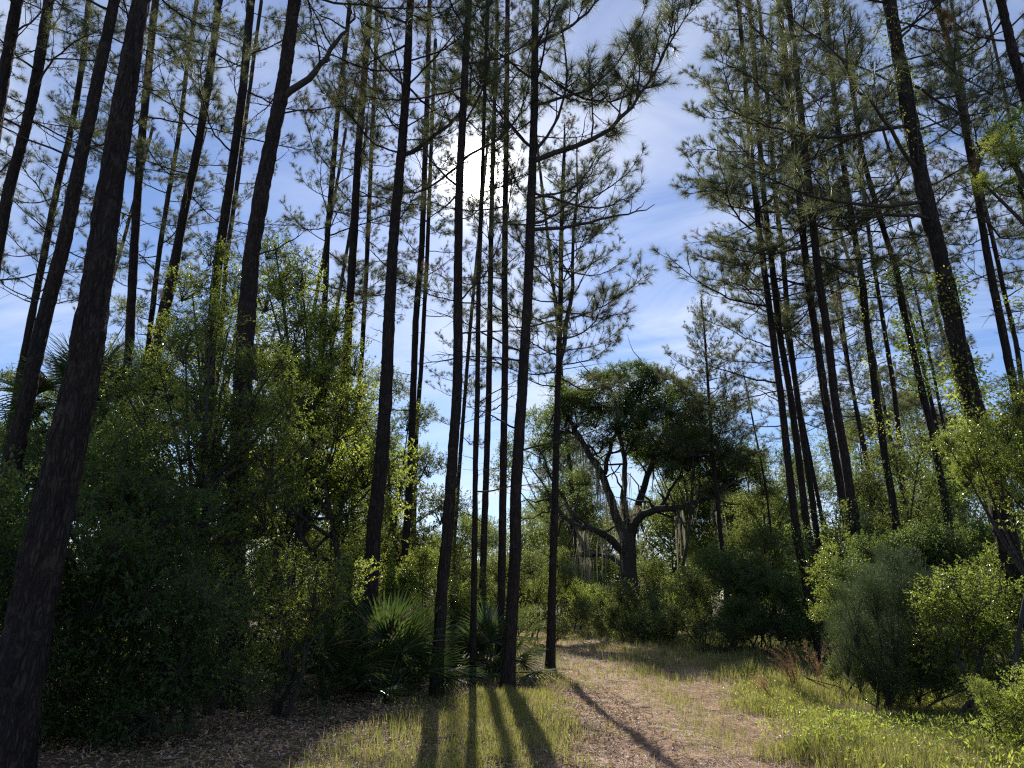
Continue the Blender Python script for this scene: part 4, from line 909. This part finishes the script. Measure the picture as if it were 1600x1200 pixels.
# pine straw scattered flat
n = 240000; y = 5.5 + 19 * grng.random(n) ** 1.5; x = grng.uniform(-.75, .8, n) * y
k = grng.random(n) < np.clip(0.5 + 0.5 * path(x, y), 0, 1) * np.clip(1.5 * vnoise(x, y, 1.7, 21) ** 1.3 + .3 * vnoise(x, y, 6, 22), 0, 1); x = x[k]; y = y[k]; n = len(x)
a = grng.uniform(0, 6.28, n); l_ = grng.uniform(.06, .17, n); wd = grng.uniform(.002, .0055, n) * (1 + 0.05 * y)
d = np.stack([np.cos(a), np.sin(a), grng.normal(size=n) * .12], 1); s = np.stack([-np.sin(a), np.cos(a), grng.normal(size=n) * .3], 1)
P = np.stack([x, y, hgt(x, y) + grng.uniform(.012, .032, n)], 1)
V = np.stack([P - s * wd[:, None] / 2, P + s * wd[:, None] / 2, P + d * l_[:, None]], 1).reshape(-1, 3)
B = MB(); B.add(V, np.arange(3 * n).reshape(-1, 3)); o = link('pine_straw', B.mesh('pine_straw', [M_STRAW]), kind='stuff'); o['label'] = 'fallen pine straw covering the path and forest floor'; o['category'] = 'pine straw'
# leaf litter at left
n = 26000; y = grng.uniform(5.5, 15, n); x = grng.uniform(-9, 2.0, n); B = MB(); P = np.stack([x, y, hgt(x, y) + grng.uniform(.015, .05, n)], 1)
leaves(B, P, unit(rnd_dir(grng, n) * [1, 1, .3]), unit(rnd_dir(grng, n) * .5 + [0, 0, 1]), grng.uniform(.04, .08, n), grng.uniform(.015, .03, n), .25)
o = link('leaf_litter', B.mesh('leaf_litter', [M_STRAW]), kind='stuff'); o['label'] = 'dry fallen leaves littering the shaded ground under the shrubs'; o['category'] = 'leaf litter'

# dry orange grass clumps
def sedge(label, x, D, n, h, seed, lean=(0, 0)):
    rng = np.random.default_rng(seed); g = ground_at(x, D); B = MB()
    for q in range(n):
        a = rng.uniform(0, 6.28); d = np.array([math.cos(a) * .5 + lean[0], math.sin(a) * .5 + lean[1], 0]) * rng.uniform(.3, 1); hh = h * rng.uniform(.5, 1.1)
        t_ = np.linspace(0, 1, 8); C = np.array([rng.normal() * .06, rng.normal() * .06, 0]) + d * (hh * .55 * t_ ** 2)[:, None] + np.array([0, 0, 1]) * (hh * (t_ - .28 * t_ ** 3))[:, None]
        B.tube(C, np.linspace(.0045, .0015, 8), 3)
        m_ = 40; tt_ = rng.uniform(.45, 1, m_); P = np.stack([np.interp(tt_, t_, C[:, k]) for k in range(3)], 1)
        strips(B, P, unit(rnd_dir(rng, m_) * .5 + d * .5 + [0, 0, .5]), rng.uniform(.03, .09, m_), np.full(m_, .004))
    o = link('dry_grass_clump', B.mesh('dry_grass_clump', [M_SEDGE])); o.location = tuple(g); o['label'] = label; o['category'] = 'grass clump'; o['group'] = 'dry orange grass clumps'
sedge('largest orange dry grass clump, arching left over the path edge', 1245, 13.6, 34, 1.0, 1, (-.7, 0))
sedge('upright reddish dry grass stalks close to the feet of the trio', 1285, 14.2, 14, 1.15, 2, (-.1, 0))
sedge('low straw-coloured grass leaning over the path edge', 1200, 12.9, 16, .55, 3, (-1.0, -.2))
sedge('thin dry stalks in the dark gap right of the trio', 1310, 14.8, 9, 1.0, 4, (.2, 0))
# small twigs on the ground
n = 900; B = MB(); ty = 5.5 + 14 * grng.random(n); tx = grng.uniform(-.75, .75, n) * ty
for q in range(n):
    a = grng.uniform(0, 6.28); l_ = grng.uniform(.06, .38); x1 = tx[q] + math.cos(a) * l_; y1 = ty[q] + math.sin(a) * l_
    xm, ym = (tx[q] + x1) / 2 + grng.normal() * .02, (ty[q] + y1) / 2 + grng.normal() * .02
    r_ = grng.uniform(.002, .005)
    B.tube([[tx[q], ty[q], float(hgt(tx[q], ty[q])) + .02], [xm, ym, float(hgt(xm, ym)) + .035], [x1, y1, float(hgt(x1, y1)) + .02]], [r_, r_, r_ * .6], 3)
o = link('ground_twigs', B.mesh('ground_twigs', [M_TWIG]), kind='stuff'); o['label'] = 'small dark twigs strewn over the path and verges'; o['category'] = 'twigs'
# fallen sticks
def stick(label, x0, D0, x1, D1, r_, seed):
    rng = np.random.default_rng(seed); a = ground_at(x0, D0); b = ground_at(x1, D1); n_ = 9; u = np.linspace(0, 1, n_)[:, None]
    C = a + (b - a) * u + np.cumsum(rng.normal(size=(n_, 3)), 0) * .02 * [1, 1, 0]; C[:, 2] = hgt(C[:, 0], C[:, 1]) + r_ + .012; g = C[0].copy()
    B = MB(); B.tube(C - g, np.linspace(r_, r_ * .5, n_), 7)
    o = link('fallen_stick', B.mesh('fallen_stick', [M_TWIG], True)); o.location = tuple(g); o['label'] = label; o['category'] = 'stick'; o['group'] = 'fallen sticks'
stick('dark fallen stick lying in the grass at the right path edge', 1175, 12.4, 1230, 12.3, .018, 1)
stick('bent fallen stick in the litter below the palmettos', 500, 9.6, 575, 10.2, .012, 2)
stick('thin fallen stick near the bottom edge, left of the pine shadows', 560, 8.6, 640, 9.0, .009, 3)
